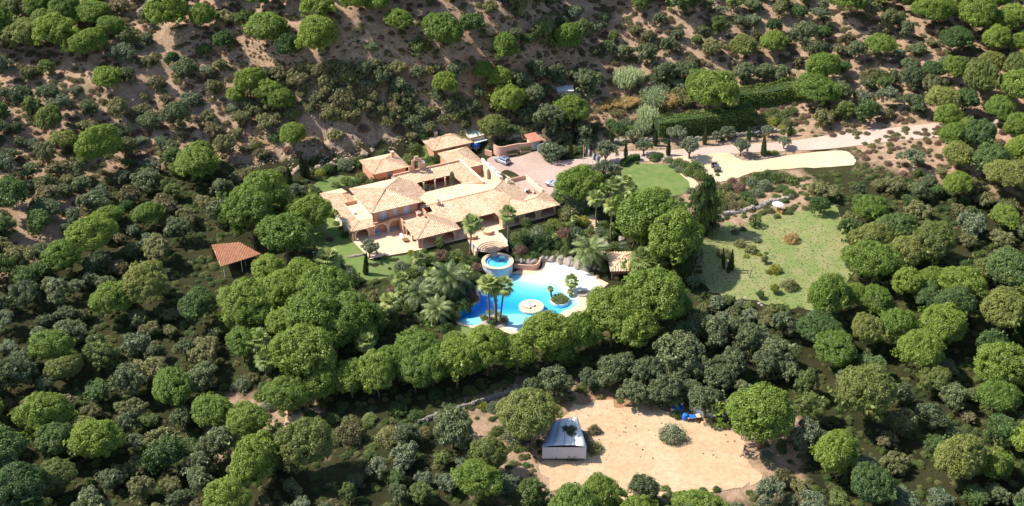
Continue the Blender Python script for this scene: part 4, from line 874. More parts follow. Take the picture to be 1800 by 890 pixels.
def planter(p, q, label, hgt=.75, w=1.2):
    a, b = ground(*p), ground(*q); t = thing('planter', label, 'planter', a, math.atan2(b[1] - a[1], b[0] - a[0])); L = np.hypot(*(b - a)[:2])
    mb = MB(); mb.box(0, L, 0, .18, -.3, hgt).box(0, L, w - .18, w, -.3, hgt).box(0, .18, .18, w - .18, -.3, hgt).box(L - .18, L, .18, w - .18, -.3, hgt); mb.build('box', M['pinkwall'], t); MB().box(.18, L - .18, .18, w - .18, 0, hgt - .12).build('soil', M['wood'], t); return t, L, w, hgt
PLANTERS = [planter((890.5, 276), (911, 271.5), 'pink planter box with clipped hedge directly behind the silver car'), planter((914, 271), (934.5, 267), 'pink planter box with clipped hedge nearest the garage door')]
g0, g1 = ground(936.5, 264.5), ground(947, 261.5); ga = thing('garage', 'small garage with red tiled roof at the back of the motor court', 'garage', g0, math.atan2((g1 - g0)[1], (g1 - g0)[0])); GL = np.hypot(*(g1 - g0)[:2]); ZB[0] = g0[2]
wall('front_wall', M['cream'], ga, (-.2, 0), (GL + .3, 0), g0[2] - .3, g0[2] + 2.5, .25, (), ((.1, GL - .1, g0[2], g0[2] + 2.1),)); opening(ga, 'garage_door', (-.2, 0), (GL + .3, 0), .1, GL - .1, g0[2], g0[2] + 2.1, .05, 'panel', 'metal', 3)
MB().box(-.2, GL + .3, .26, 2.8, -.3, 2.45).build('body', M['cream'], ga); tt, pn = MB(), MB(); z = g0[2]
roof_plane(tt, pn, [(-.9, -.6, z + 2.6), (GL + .9, -.6, z + 2.6), (GL + .5, 3.0, z + 3.3), (-.9, 3.0, z + 3.3)], (0, -1)); tt.build('roof_tiles', island('red_garage_tile', [(.46, .17, .12), (.56, .25, .18)]), ga, kind='stuff'); pn.build('roof_deck', M['pan'], ga)
a = ground(950, 267); t = thing('white_gate', 'white wooden gate leaning beside the small garage', 'gate', a, .3); 
for i in range(5): MB().box(-.9 + i * .37, -.9 + i * .37 + .34, -.06, .06, 0, 2.0 + .08 * i).build('plank', M['white'], t)

# ------------------------------------------------------------------ vehicles
def wheel(parent, x, y, r=.36, w=.24):
    k = MB(); k.lathe([(r * .62, -w / 2), (r * .97, -w / 2), (r, -w / 3), (r, w / 3), (r * .97, w / 2), (r * .62, w / 2)], 20); o = k.build('wheel', M['rubber'], parent); o.rotation_euler = (math.pi / 2, 0, 0); o.location = (x, y, r)
    MB().lathe([(.01, w * .38), (r * .3, w * .45), (r * .62, w * .36)], 12).build('rim', M['metal'], o); MB().lathe([(.01, -w * .38), (r * .3, -w * .45), (r * .62, -w * .36)], 12).build('rim', M['metal'], o)
def car(name, label, p, rz, L, W, Hh, paint, suv=True, group=None):
    t = thing(name, label, 'car', p, rz); a, b = L / 2, W / 2
    body = [(-a, .45), (-a + .05, .95), (-a + .25, 1.08), (a - 1.25, 1.02), (a - .25, .88), (a, .62), (a, .38), (a - .3, .3), (-a + .3, .3)]
    def loft(prof, ws, name, m, bw=.05):
        n = len(prof); V = [(x, -w, z) for (x, z), w in zip(prof, ws)] + [(x, w, z) for (x, z), w in zip(prof, ws)]
        o = MB().add(V, [tuple(range(n - 1, -1, -1)) if False else tuple(range(n)), tuple(range(2 * n - 1, n - 1, -1))] + [(i, n + i, n + (i + 1) % n, (i + 1) % n) for i in range(n)]).build(name, m, t)
        bm = bmesh.new(); bm.from_mesh(o.data); bmesh.ops.recalc_face_normals(bm, faces=bm.faces); bm.to_mesh(o.data); bm.free(); return bevel(o, bw, 3)
    loft(body, [b] * 2 + [b * .97] * 2 + [b * .93] + [b * .95] * 2 + [b] * 2, 'body', M[paint], .07)
    r0 = -a + (.18 if suv else .7); cab = [(r0, 1.0), (r0 + .22, Hh - .03), (r0 + .4, Hh), (a - 2.15, Hh), (a - 1.95, Hh - .05), (a - 1.2, 1.0)]
    loft(cab, [b * .95, b * .8, b * .78, b * .78, b * .8, b * .93], 'cabin', M[paint], .05)
    zt, zl = Hh - .14, 1.1
    for s in (-1, 1):
        y0, y1 = s * (b * .945 + .005), s * (b * .825 + .01)
        xs = [(r0 + .22, r0 + .3, r0 + 1.05, r0 + 1.05), (r0 + 1.13, r0 + 1.13, r0 + 2.0, r0 + 2.0), (r0 + 2.08, r0 + 2.08, a - 2.1, a - 1.5)]
        for x0, x1, x2, x3 in xs:
            if x2 <= x1 + .05: continue
            V = [(x0, y0, zl), (x3, y0, zl), (x2, y1, zt), (x1, y1, zt)]; V += [(x, y - s * .03, z) for x, y, z in V]
            MB().add(V, [(0, 1, 2, 3), (7, 6, 5, 4), (0, 4, 5, 1), (2, 6, 7, 3), (1, 5, 6, 2), (0, 3, 7, 4)]).build('side_window', M['glass'], t)
        MB().box(a - 1.5, a - 1.35, s * b - (.12 if s > 0 else .06), s * b + (.06 if s > 0 else .12), 1.0, 1.15).build('wing_mirror', M[paint], t)
        MB().box(a - .12, a + .02, s * b * .72 - .2, s * b * .72 + .2, .66, .82).build('headlight', M['lamp'], t); MB().box(-a - .02, -a + .12, s * b * .85 - .1, s * b * .85 + .1, .7, 1.05).build('tail_light', M['redlamp'], t)
    bb = b * .74
    V = [(a - 1.93, -bb, zt + .04), (a - 1.93, bb, zt + .04), (a - 1.24, bb * 1.12, 1.08), (a - 1.24, -bb * 1.12, 1.08)]; V = [(x + .035, y, z + .02) for x, y, z in V] + [(x - .04, y, z - .02) for x, y, z in V]
    Fx = [(0, 3, 2, 1), (4, 5, 6, 7), (0, 1, 5, 4), (1, 2, 6, 5), (2, 3, 7, 6), (3, 0, 4, 7)]; MB().add(V, Fx).build('windscreen', M['glass'], t)
    V = [(r0 + .2, -bb, zt), (r0 + .2, bb, zt), (r0 + .04, bb * 1.1, 1.1), (r0 + .04, -bb * 1.1, 1.1)]; V = [(x - .03, y, z) for x, y, z in V] + [(x + .05, y, z) for x, y, z in V]; MB().add(V, Fx).build('rear_window', M['glass'], t)
    if suv:
        MB().box(r0 + .7, a - 2.35, -b * .58, b * .58, Hh + .005, Hh + .03).build('sunroof', M['glass'], t)
        for s in (-1, 1): MB().bar((r0 + .5, s * b * .68, Hh + .07), (a - 2.3, s * b * .68, Hh + .07), .05).build('roof_rail', M['iron'], t)
    MB().box(-a - .06, -a + .1, -b * .92, b * .92, .38, .58).build('bumper', M['iron'], t); MB().box(a - .1, a + .05, -b * .9, b * .9, .36, .54).build('bumper', M['iron'], t)
    MB().box(-a - .065, -a - .03, -.26, .26, .66, .78).build('number_plate', M['white'], t)
    for x in (-a + .85, a - .85):
        for s in (-1, 1): wheel(t, x, s * (b - .1))
    return t
p0, p1 = ground(875, 281), ground(890, 287.5)
car('parked_car', 'silver blue family car with dark glass roof parked on the pink motor court', ground(883, 286.5) + (0, 0, .1), math.atan2((p0 - p1)[1], (p0 - p1)[0]), 4.4, 1.85, 1.75, 'steelblue')
car('parked_car', 'pale blue saloon car half hidden by bushes at the corner of the motor court', ground(974, 328) + (0, 0, .1), math.radians(150), 4.3, 1.75, 1.42, 'carlight', False)
p = ground(1258, 299) + (0, 0, .14); jp = thing('parked_jeep', 'small open topped dark jeep parked on the sandy parking area', 'jeep', p, math.radians(-80))
mb = MB(); mb.box(-1.6, 1.5, -.72, .72, .45, .62).box(-1.6, -.1, -.78, -.7, .62, 1.0).box(-1.6, -.1, .7, .78, .62, 1.0).box(-1.6, -1.52, -.7, .7, .62, 1.0); bevel(mb.build('tub', M['jeep'], jp), .03)
bevel(MB().box(.35, 1.55, -.5, .5, .62, 1.05).build('bonnet', M['jeep'], jp), .05)
for s in (-1, 1):
    bevel(MB().box(.6, 1.6, s * .62 - .16, s * .62 + .16, .72, .84).build('mudguard', M['jeep'], jp), .04)
    o = MB().lathe([(.01, .03), (.12, .0), (.13, -.06)], 12).build('headlight', M['lamp'], jp); o.rotation_euler = (0, math.pi / 2, 0); o.location = (1.58, s * .36, .88)
    bevel(MB().box(-.55, -.1, s * .35 - .24, s * .35 + .24, .62, .85).box(-.65, -.53, s * .35 - .24, s * .35 + .24, .7, 1.3).build('seat', M['rubber'], jp), .05)
    for x in (-1.05, 1.1): wheel(jp, x, s * .68, .37, .22)
MB().bar((.3, -.68, 1.05), (.2, -.68, 1.6), .06).bar((.3, .68, 1.05), (.2, .68, 1.6), .06).bar((.2, -.68, 1.6), (.2, .68, 1.6), .06).bar((.3, -.68, 1.06), (.3, .68, 1.06), .06).build('windscreen_frame', M['jeep'], jp)
MB().add([(.29, -.64, 1.1), (.29, .64, 1.1), (.2, .64, 1.56), (.2, -.64, 1.56)], [(0, 1, 2, 3)]).build('windscreen', M['panel'], jp)
MB().bar((-1.2, -.7, 1.0), (-1.2, -.7, 1.65), .06).bar((-1.2, .7, 1.0), (-1.2, .7, 1.65), .06).bar((-1.2, -.7, 1.65), (-1.2, .7, 1.65), .06).bar((-1.55, -.68, 1.5), (-1.2, -.7, 1.63), .05).build('roll_bar', M['iron'], jp); bevel(MB().box(-1.5, -1.0, -.66, .66, 1.1, 1.3).build('folded_hood', M['rubber'], jp), .06)
o = MB().lathe([(.22, -.02), (.25, 0), (.22, .02)], 14).build('steering_wheel', M['iron'], jp); o.location = (.1, -.35, 1.1); o.rotation_euler = (0, -.9, 0)
o = MB().lathe([(.2, -.1), (.36, -.1), (.36, .1), (.2, .1)], 16).build('spare_wheel', M['rubber'], jp); o.rotation_euler = (0, math.pi / 2, 0); o.location = (-1.7, 0, .85)

# ------------------------------------------------------------------ furniture, flags and small things
def lounger(p, rz, label, group=None, up=.35):
    t = thing('sun_lounger', label, 'sun lounger', p, rz, group); MB().box(-1, 1, -.36, -.3, .22, .3).box(-1, 1, .3, .36, .22, .3).box(-1, -.94, -.3, .3, .22, .3).box(.94, 1, -.3, .3, .22, .3).build('frame', M['white'], t)
    for x in (-.9, .85):
        for y in (-.33, .33): MB().box(x - .03, x + .03, y - .03, y + .03, 0, .22).build('leg', M['white'], t)
    bevel(MB().box(-.98, .4, -.31, .31, .3, .42).build('mattress', M['fabric'], t), .03); o = bevel(MB().box(0, .7, -.31, .31, 0, .1).build('backrest', M['fabric'], t), .03); o.location = (.38, 0, .32); o.rotation_euler = (0, -up, 0)
lounger(at(925, 540, .16), math.radians(150), 'white sun lounger on the round paved island, the one nearer the camera'); lounger(at(932.5, 536.5, .16), math.radians(150), 'white sun lounger on the round paved island, the one farther from the camera')
lounger(at(707, 418, ZT + .1), math.radians(110), 'white sun lounger on the cream patio beside the loggia'); lounger(at(622, 374, 6.72), math.radians(118), 'white sun lounger on the roof terrace beside the upper storey')
t = thing('patio_table', 'low brown table beside the sun lounger on the patio', 'table', at(713, 424, ZT + .1)); MB().lathe([(.75, .36), (.78, .44), (.01, .45)], 16).build('top', M['wood'], t); MB().lathe([(.3, 0), (.12, .1), (.12, .36)], 10).build('base', M['wood'], t)
def table_set(x, y, label):
    t = thing('sofa', label, 'sofa', at(x, y, ZT + .1), HA); bevel(MB().box(-.95, .95, -.45, .4, .12, .42).build('seat', M['sofa_tarpshade'], t), .06); bevel(MB().box(-.95, .95, .3, .5, .42, .85).build('backrest', M['sofa_tarpshade'], t), .06)
    for s in (-1, 1): bevel(MB().box(s * .95 - .1, s * .95 + .1, -.45, .5, .05, .62).build('armrest', M['sofa_tarpshade'], t), .04)
table_set(662, 411.5, 'grey blue sofa inside the second arch of the patio arcade'); table_set(688, 404, 'grey blue sofa inside the third arch of the patio arcade')
def pole_flag(px, py, ht, cols, label):
    b = ground(px, py); t = thing('flagpole', label, 'flag', b); MB().tube([(0, 0, 0), (0, 0, ht)], [.07, .04], 8).build('pole', M['white'], t); MB().lathe([(.001, .12), (.08, .05), (.001, 0)], 8, (0, 0, ht)).build('finial', M['metal'], t)
    for i, c in enumerate(cols):   # limp cloth hanging beside the pole, one strip per colour
        mb = MB(); V = []; n = 8; w = .34
        for j in range(n + 1):
            for k in (0, 1, 2): f = (i * 2 + k) / (2 * len(cols)); V.append((.05 + f * .75 + .04 * math.sin(j), .13 * math.sin(f * 9 + j * .35), ht - .15 - j * .24 - f * .55))
        mb.add(V, [(3 * j + k, 3 * j + k + 1, 3 * j + k + 4, 3 * j + k + 3) for j in range(n) for k in (0, 1)]); o = mb.build('cloth', M[c], t, True); s = o.modifiers.new('thick', 'SOLIDIFY'); s.thickness = .015
pole_flag(1025, 291, 5.6, ('red', 'white', 'green'), 'leftmost flagpole behind the round pine, a red and white flag hanging limp'); pole_flag(1033, 296, 5.6, ('white', 'red'), 'second flagpole from the left behind the round pine, bright red cloth'); pole_flag(1041, 300, 5.2, ('white', 'navy'), 'third flagpole from the left, white and blue cloth'); pole_flag(1048, 300, 4.6, ('white', 'steelblue'), 'rightmost flagpole, small white and grey flag')
t = thing('satellite_dish', 'white satellite dish beside the small bell wall on the courtyard roof', 'satellite dish', at(741.5, 292, 7.8)); o = MB().lathe([(.001, 0), (.4, .06), (.8, .22), (.82, .25), (.8, .26), (.4, .1), (.001, .04)], 18).build('dish', M['white'], t, True); o.location = (0, 0, .75); o.rotation_euler = (.9, 0, .6); MB().tube([(0, 0, -.4), (0, 0, .75)], .05, 8).build('mast', M['metal'], t)
t = thing('parasol', 'white parasol open above the top corner of the grass field', 'parasol', ground(1366, 372)); MB().lathe([(.001, 2.5), (.7, 2.35), (1.45, 2.0), (1.42, 1.95), (.7, 2.28), (.001, 2.42)], 8).build('canopy', M['white'], t); MB().tube([(0, 0, 0), (0, 0, 2.4)], .04, 8).build('pole', M['wood'], t)
t = thing('garden_chair', 'orange rounded garden chair below the white parasol', 'chair', ground(1374, 375), 2.2); bevel(MB().box(-.6, .6, -.6, .6, .1, .5).build('seat', M['orange'], t), .15, ); bevel(MB().box(-.6, .6, .45, .7, .4, 1.15).build('backrest', M['orange'], t), .1)
b = ground(1317.5, 489); t = thing('wooden_stake', 'thin dark leaning stake with a bare twig on the grass field', 'stake', b); MB().tube([(0, 0, -.2), (.15, 0, 1.2), (.3, 0, 2.6)], [.12, .09, .03], 7).build('stem', M['bark'], t); MB().tube([(.18, 0, 1.5), (.4, .05, 2.1)], [.05, .02], 6).build('twig', M['bark'], t)
b = ground(1204, 738); t = thing('water_barrel', 'bright blue barrel standing under the dark oaks', 'barrel', b); MB().lathe([(.5, 0), (.58, .4), (.58, .8), (.5, 1.3), (.48, 1.32), (.01, 1.33)], 18).build('drum', M['blue'], t, True)
for z in (.42, .86): MB().lathe([(.59, -.04), (.62, 0), (.59, .04)], 18, (0, 0, z)).build('hoop', M['blue'], t)
t = thing('work_table', 'cluttered table with a blue sheet on the edge of the dirt yard', 'table', ground(1219, 738), .2); MB().box(-1.3, 1.3, -.6, .6, .8, .88).build('top', M['sand'], t); MB().box(-1.2, .4, -.55, .5, .885, .93).build('sheet', M['blue'], t)
for x in (-1.2, 1.2):
    for y in (-.5, .5): MB().box(x - .05, x + .05, y - .05, y + .05, 0, .8).build('leg', M['wood'], t)
for px_, py_, lb in ((1208, 741, 'left of two brown chairs by the blue sheeted table'), (1226, 743, 'right of two brown chairs by the blue sheeted table')):
    t = thing('chair', lb, 'chair', ground(px_, py_), 1); MB().box(-.25, .25, -.25, .25, .42, .47).build('seat', M['wood'], t); MB().box(-.25, .25, .22, .27, .47, .95).build('backrest', M['wood'], t)
    for x in (-.22, .22):
        for y in (-.22, .22): MB().box(x - .025, x + .025, y - .025, y + .025, 0, .42).build('leg', M['wood'], t)
t = thing('lamp_post', 'white capped lamp post in front of the brown shed roof', 'lamp', ground(432, 468)); MB().tube([(0, 0, 0), (0, 0, 2.2)], .06, 8).build('post', M['white'], t); MB().lathe([(.001, .35), (.3, .25), (.3, .05), (.1, 0)], 12, (0, 0, 2.2)).build('lamp_head', M['white'], t)
t = thing('spotlight', 'small white spotlight on a thin pole by the shaded lawn', 'lamp', ground(552, 455)); MB().tube([(0, 0, 0), (0, 0, 1.6)], .04, 8).build('post', M['white'], t); MB().box(-.25, .25, -.12, .12, 1.6, 1.8).build('lamp_head', M['white'], t)
# timber edged steps of the garden path
t = thing('garden_steps', 'sunlit timber steps climbing between the two tall palm trunks', 'steps', ground(1044, 392), .35)
for i in range(7): MB().box(-.9, .9, -2.6 + i * .75, -1.9 + i * .75, -.25 + i * .09, .14 + i * .09).build('step', M['step'], t)
# ------------------------------------------------------------------ vegetation meshes (unit crowns, radius 1)
def np_mesh(name, V, nq, m, k=4):
    me = bpy.data.meshes.new(name); V = np.asarray(V, np.float32).reshape(-1, 3); me.vertices.add(len(V)); me.vertices.foreach_set('co', V.ravel())
    me.loops.add(nq * k); me.loops.foreach_set('vertex_index', np.arange(nq * k, dtype=np.int32)); me.polygons.add(nq)
    me.polygons.foreach_set('loop_start', np.arange(0, nq * k, k, dtype=np.int32)); me.polygons.foreach_set('loop_total', np.full(nq, k, np.int32))
    me.update(calc_edges=True); me.materials.append(m); return me
def unit(v): return v / (np.linalg.norm(v, axis=-1, keepdims=True) + 1e-9)
def leaves(C, Nn, S, asp=1.0, bend=.25):
    """one small bent leaf cluster per point: diamond quads facing Nn"""
    n = len(C); r = unit(rng.normal(size=(n, 3))); t = unit(np.cross(Nn, r)); b = np.cross(Nn, t); S = np.broadcast_to(np.asarray(S, float), (n,))[:, None]
    return np.stack([C - t * S, C - b * S * asp * .55 + Nn * S * bend, C + t * S, C + b * S * asp * .55 + Nn * S * bend], 1), n
def clump_cloud(cl, per, size, up=.25, jit=.55, shell=.55):
    """cl: (n,4) clump centres and radii -> leaf quads hugging each clump"""
    cl = np.asarray(cl, float); n = len(cl); idx = np.repeat(np.arange(n), per); d = unit(rng.normal(size=(len(idx), 3)))
    rad = cl[idx, 3:4] * (shell + (1 - shell) * rng.random((len(idx), 1)) ** .6); C = cl[idx, :3] + d * rad
    Nn = unit(d + np.array((0, 0, up)) + rng.normal(size=d.shape) * jit); return leaves(C, Nn, size * (.65 + .7 * rng.random(len(idx))))
def dome_pts(n, zlo=-.2, f=.55):
    P = []
    i = 0
    while len(P) < n:
        d = rng.normal(size=3); d /= np.linalg.norm(d)
        if d[2] < zlo: continue
        P.append(d * np.array((1, 1, f)))
    return np.array(P)
def spread(n, gen, mind):
    P = []
    for _ in range(n * 12):
        p = gen()
        if all(np.linalg.norm(p - q) > mind for q in P): P.append(p)
        if len(P) >= n: break
    return np.array(P)
def g_dome(zlo, f, warp):
    def g():
        while True:
            d = rng.normal(size=3); d /= np.linalg.norm(d)
            if d[2] > zlo: break
        k = 1 + warp * noise.noise(Vector(d) * 1.6 + Vector((warp_seed[0], 0, 0))); return d * np.array((k, k, f * k))
    return g
warp_seed = [0.0]
def trunk_mesh(name, m, zt, r0, limbs, spread_, zc, bend=.08, n=7):
    mb = MB(); a = rng.random(2) * bend - bend / 2
    mb.tube([(0, 0, -.25), (a[0] * .5, a[1] * .5, zt * .5), (a[0], a[1], zt)], [r0 * 1.25, r0 * .9, r0 * .75], n)
    for i in range(limbs):
        t = 2 * math.pi * (i + rng.random() * .5) / limbs; e = spread_ * (.6 + .4 * rng.random())
        mb.tube([(a[0], a[1], zt * (.86 + .1 * rng.random())), (a[0] + e * .45 * math.cos(t), a[1] + e * .45 * math.sin(t), zt + (zc - zt) * .45), (a[0] + e * math.cos(t), a[1] + e * math.sin(t), zc)], [r0 * .55, r0 * .38, r0 * .14], 5)
    return me_pydata(name, mb.v, mb.f, m, True)
VAR = {}
def variants(sp, k, crown, trunk=None):
    VAR[sp] = []
    for i in range(k):
        warp_seed[0] = i * 9.7 + len(VAR) * 3.1
        VAR[sp].append((crown(i), trunk(i) if trunk else None))
def pine(i):
    P = spread(140, g_dome(-.42, .62, .3), .13); P[:, 2] += 1.38; P[:, 2] = np.maximum(P[:, 2], 1.06)
    cl = np.c_[P * np.array((.86, .86, 1)), rng.uniform(.12, .2, len(P))]
    inn = rng.normal(size=(40, 3)) * np.array((.36, .36, .2)) + (0, 0, 1.38); cl2 = np.c_[inn, np.full(40, .22)]
    a, n = clump_cloud(cl, 185, .031, .5, .4, .6); b, n2 = clump_cloud(cl2, 26, .09, .2, .8)
    return np_mesh('crown', np.concatenate([a, b]), n + n2, F['pine'])
variants('pine', 6, pine, lambda i: trunk_mesh('trunk', M['pinebark'], .95, .055, 6, .62, 1.32))
def lobes(k, f, zc, r, nper, seedr=(.16, .3)):
    L = []
    for j in range(k):
        d = rng.normal(size=3); d /= np.linalg.norm(d); d[2] = abs(d[2]) * 1.1 - .35; c = d * np.array((1 - r, 1 - r, f * (1 - r))) * rng.uniform(.6, 1.05)
        for q in range(nper):
            e = rng.normal(size=3); e /= np.linalg.norm(e)
            if e[2] < -.45: e[2] *= -1
            L.append([*(c + e * r * rng.uniform(.7, 1.0) + (0, 0, zc)), rng.uniform(*seedr) * r * 1.6])
    return np.array(L)
def oak(i):
    a, n = clump_cloud(lobes(11, .75, 1.0, .40, 13), 95, .04, .4, .5, .5); b, n2 = clump_cloud(np.c_[rng.normal(size=(22, 3)) * .3 + (0, 0, .98), np.full(22, .24)], 20, .1, .1, .9); return np_mesh('crown', np.concatenate([a, b]), n + n2, F['oak'])
variants('oak', 6, oak, lambda i: trunk_mesh('trunk', M['bark'], .5, .07, 5, .55, .95, .2))
def scrub(i):
    a, n = clump_cloud(lobes(9, .6, .62, .42, 11), 75, .047, .4, .55, .45); b, n2 = clump_cloud(np.c_[rng.normal(size=(14, 3)) * .27 + (0, 0, .55), np.full(14, .22)], 16, .1, .1, .9); return np_mesh('crown', np.concatenate([a, b]), n + n2, F['scrub'])
variants('scrub', 5, scrub, lambda i: trunk_mesh('trunk', M['bark'], .22, .045, 5, .45, .6, .2, 6))
def shrub(i):
    P = spread(42, g_dome(-.1, .75, .35), .2); P[:, 2] += .12; cl = np.c_[P * .82, rng.uniform(.2, .32, len(P))]; a, n = clump_cloud(cl, 60, .055, .45, .5, .5); b, n2 = clump_cloud(np.c_[rng.normal(size=(10, 3)) * (.3, .3, .15) + (0, 0, .32), np.full(10, .3)], 16, .11, .1, .9); return np_mesh('shrub', np.concatenate([a, b]), n + n2, F['green'])
variants('shrub', 5, shrub)
def olive(i):
    a, n = clump_cloud(lobes(10, .62, 1.02, .4, 11), 52, .05, .1, 1.0, .2); return np_mesh('crown', a, n, F['olive'])
variants('olive', 4, olive, lambda i: trunk_mesh('trunk', M['bark'], .42, .09, 6, .6, 1.0, .2))
def ball(i):
    P = spread(70, g_dome(-.9, 1, .08), .2); P[:, 2] += 1.0; a, n = clump_cloud(np.c_[P * (.88, .88, .93) + (0, 0, .05), rng.uniform(.13, .18, len(P))], 40, .06, .1, .5, .5); b, n2 = clump_cloud(np.c_[rng.normal(size=(12, 3)) * .3 + (0, 0, 1), np.full(12, .35)], 14, .12, .1, .9); return np_mesh('crown', np.concatenate([a, b]), n + n2, F['green'])
variants('ball', 2, ball, lambda i: trunk_mesh('trunk', M['bark'], .5, .06, 3, .3, .8))
def cyp(i, wob=.12, blunt=.4):   # unit height 1, radius 1 at the widest
    C = []; 
    for z in np.linspace(.03, .985, 30):
        r = min(1, (z + .12) * 4.5) * (1 - max(0, z - blunt) / (1.02 - blunt)) ** .75
        for j in range(max(3, int(9 * r + 2))): t = rng.random() * 6.283; q = r * (.78 + wob * rng.normal()); C.append((q * math.cos(t), q * math.sin(t), z, .02))
    C = np.array(C); idx = np.repeat(np.arange(len(C)), 16); d = unit(rng.normal(size=(len(idx), 3))); P = C[idx, :3] + d * np.array((.26, .26, .028))
    Nn = unit(np.c_[P[:, :2], np.full(len(P), .25)] + rng.normal(size=P.shape) * .4); n = len(P); t = unit(np.c_[rng.normal(size=(n, 2)) * .3, np.full(n, .15)]); b = unit(np.cross(Nn, t)); s = (.7 + .6 * rng.random(n))[:, None]
    S = np.stack([P - b * s * .11, P - np.array((0, 0, .018)) * s, P + b * s * .11, P + np.array((0, 0, .03)) * s], 1); return np_mesh('crown', S, n, F['cypress'])
variants('cypress', 3, cyp, lambda i: me_pydata('trunk', *(lambda q: (q.v, q.f))(MB().tube([(0, 0, -.08), (0, 0, .5), (0, 0, .9)], [.22, .12, .03], 6)), M['bark']))
variants('conifer', 2, lambda i: cyp(i, .22, .55), lambda i: VAR['cypress'][0][1])
def fan_crown(i, nl=27, skirt=True):
    Q = []
    for j in range(nl):
        t = j * 2.39996 + rng.random() * .4; el = math.radians(82 - 140 * (j / nl) ** .95 + rng.normal() * 6); d = np.array((math.cos(t) * math.cos(el), math.sin(t) * math.cos(el), math.sin(el))); sd = unit(np.cross(d, (0, 0, 1.0))); nn = np.cross(sd, d); st = .5 * rng.uniform(.85, 1.1); hub = d * st + (0, 0, -.06 * st)
        Q.append([(0, 0, 0) + sd * .012, (0, 0, 0) - sd * .012, hub - sd * .01, hub + sd * .01])
        nb = 13
        for k in range(nb):
            a = (k / (nb - 1) - .5) * 3.9; L = .58 * (1 - .18 * abs(a)); dr = d * math.cos(a) + sd * math.sin(a); tip = hub + dr * L - np.array((0, 0, .16 * L * (1 + abs(a) * .4))) ; mid = hub + dr * L * .55 + nn * .03; w = np.cross(dr, nn) * .062
            Q.append([hub, mid - w, tip, mid + w])
    return np_mesh('crown', np.array(Q), len(Q), F['palm'])
VAR['fan'] = [(fan_crown(i), None) for i in range(3)]
def palm_trunk(name, r, rings=14, skirt=True):
    mb = MB(); pts = [(0, 0, -.1)] + [(.0, 0, z) for z in np.linspace(0, 1, rings)]; rad = [r * 1.5, r * 1.35] + [r * (1.05 - .25 * z) * (1.08 if k % 2 else .95) for k, z in enumerate(np.linspace(0, 1, rings - 1))]; mb.tube(pts, rad, 9); return me_pydata(name, mb.v, mb.f, M['palmbark'], True)
PTRUNK = palm_trunk('trunk', .2)
def date_crown(i, nf=36):
    Q = []
    for j in range(nf):
        t = j * 2.39996; el0 = math.radians(80 - 92 * (j / nf)); L = 1.0 * rng.uniform(.88, 1.08); p = np.zeros(3); el = el0; n = 13; pts = [p]; hd = np.array((math.cos(t), math.sin(t)))
        for k in range(n):
            el -= math.radians(4.2 + 5 * (k / n)) ; p = p + np.array((hd[0] * math.cos(el), hd[1] * math.cos(el), math.sin(el))) * L / n; pts.append(p)
        sd = np.array((-hd[1], hd[0], 0))
        for k in range(n):
            a, b = pts[k], pts[k + 1]; d = unit(b - a); w = sd * .012; Q.append([a - w, b - w * .7, b + w * .7, a + w])
            if k < 1: continue
            ll = .21 * math.sin(math.pi * min(1, (k + 2) / (n + 1.5)) ** .8) + .05; nn = np.cross(sd, d)
            for s in (-1, 1):
                for f in (.0, .5):
                    c = a + (b - a) * f; e = c + (sd * s * .8 + d * .75 - nn * .0 + np.array((0, 0, -.35 - .1 * rng.random()))) * ll * rng.uniform(.85, 1.1); wv = d * .02; Q.append([c - wv, (c + e) / 2 - wv + np.array((0, 0, .02)), e, (c + e) / 2 + wv + np.array((0, 0, .02))])
    return np_mesh('crown', np.array(Q), len(Q), F['date'])
VAR['date'] = [(date_crown(i), None) for i in range(2)]
def reedm(i):
    Q = []; warp_seed[0] = i * 4.1
    for j in range(170):
        r = math.sqrt(rng.random()); t = rng.random() * 6.283; b = np.array((r * math.cos(t), r * math.sin(t), 0)); H_ = (.62 + .5 * abs(noise.noise(Vector((b[0] * 1.6, b[1] * 1.6, i * 3.3)))) + rng.uniform(-.12, .22)) * (1 - .3 * r * r); ln = np.array((b[0] * .2 + rng.normal() * .1, b[1] * .2 + rng.normal() * .1, 1.0)) * H_
        for k in range(7):
            z = (.3 + .7 * k / 6); c = b + ln * z; a = rng.random() * 6.283; d = np.array((math.cos(a), math.sin(a), .9)); e = c + d * .26 * rng.uniform(.7, 1.3) - np.array((0, 0, .12)); w = unit(np.cross(d, (0, 0, 1))) * .035; m_ = (c + e) / 2 + np.array((0, 0, .09)); Q.append([c, m_ - w, e, m_ + w])
        c = b + ln; Q.append([c - (.012, 0, 0), c + (-.04, 0, .11), c + (.03 * rng.normal(), .03, .27), c + (.04, 0, .11)])
    return np_mesh('canes', np.array(Q), len(Q), F['reed'])
VAR['reed'] = [(reedm(i), None) for i in range(3)]
def tuftm(i):
    Q = []
    for j in range(160):
        t = rng.random() * 6.283; r = .25 * math.sqrt(rng.random()); b = np.array((r * math.cos(t), r * math.sin(t), 0)); a = rng.random() * 6.283; o = rng.uniform(.2, .9); L = rng.uniform(.6, 1.05); d = np.array((math.cos(a) * o, math.sin(a) * o, 1)); d = unit(d) * L; w = np.cross(unit(d), (rng.normal(), rng.normal(), .2)); w = unit(w) * .03; mid = b + d * .6 + np.array((0, 0, .08)); e = b + d + np.array((math.cos(a), math.sin(a), -.5)) * .22 * o; Q.append([b - w * .5, mid - w, e, mid + w])
    return np_mesh('tuft', np.array(Q), len(Q), F['palm'])
VAR['tuft'] = [(tuftm(i), None) for i in range(3)]
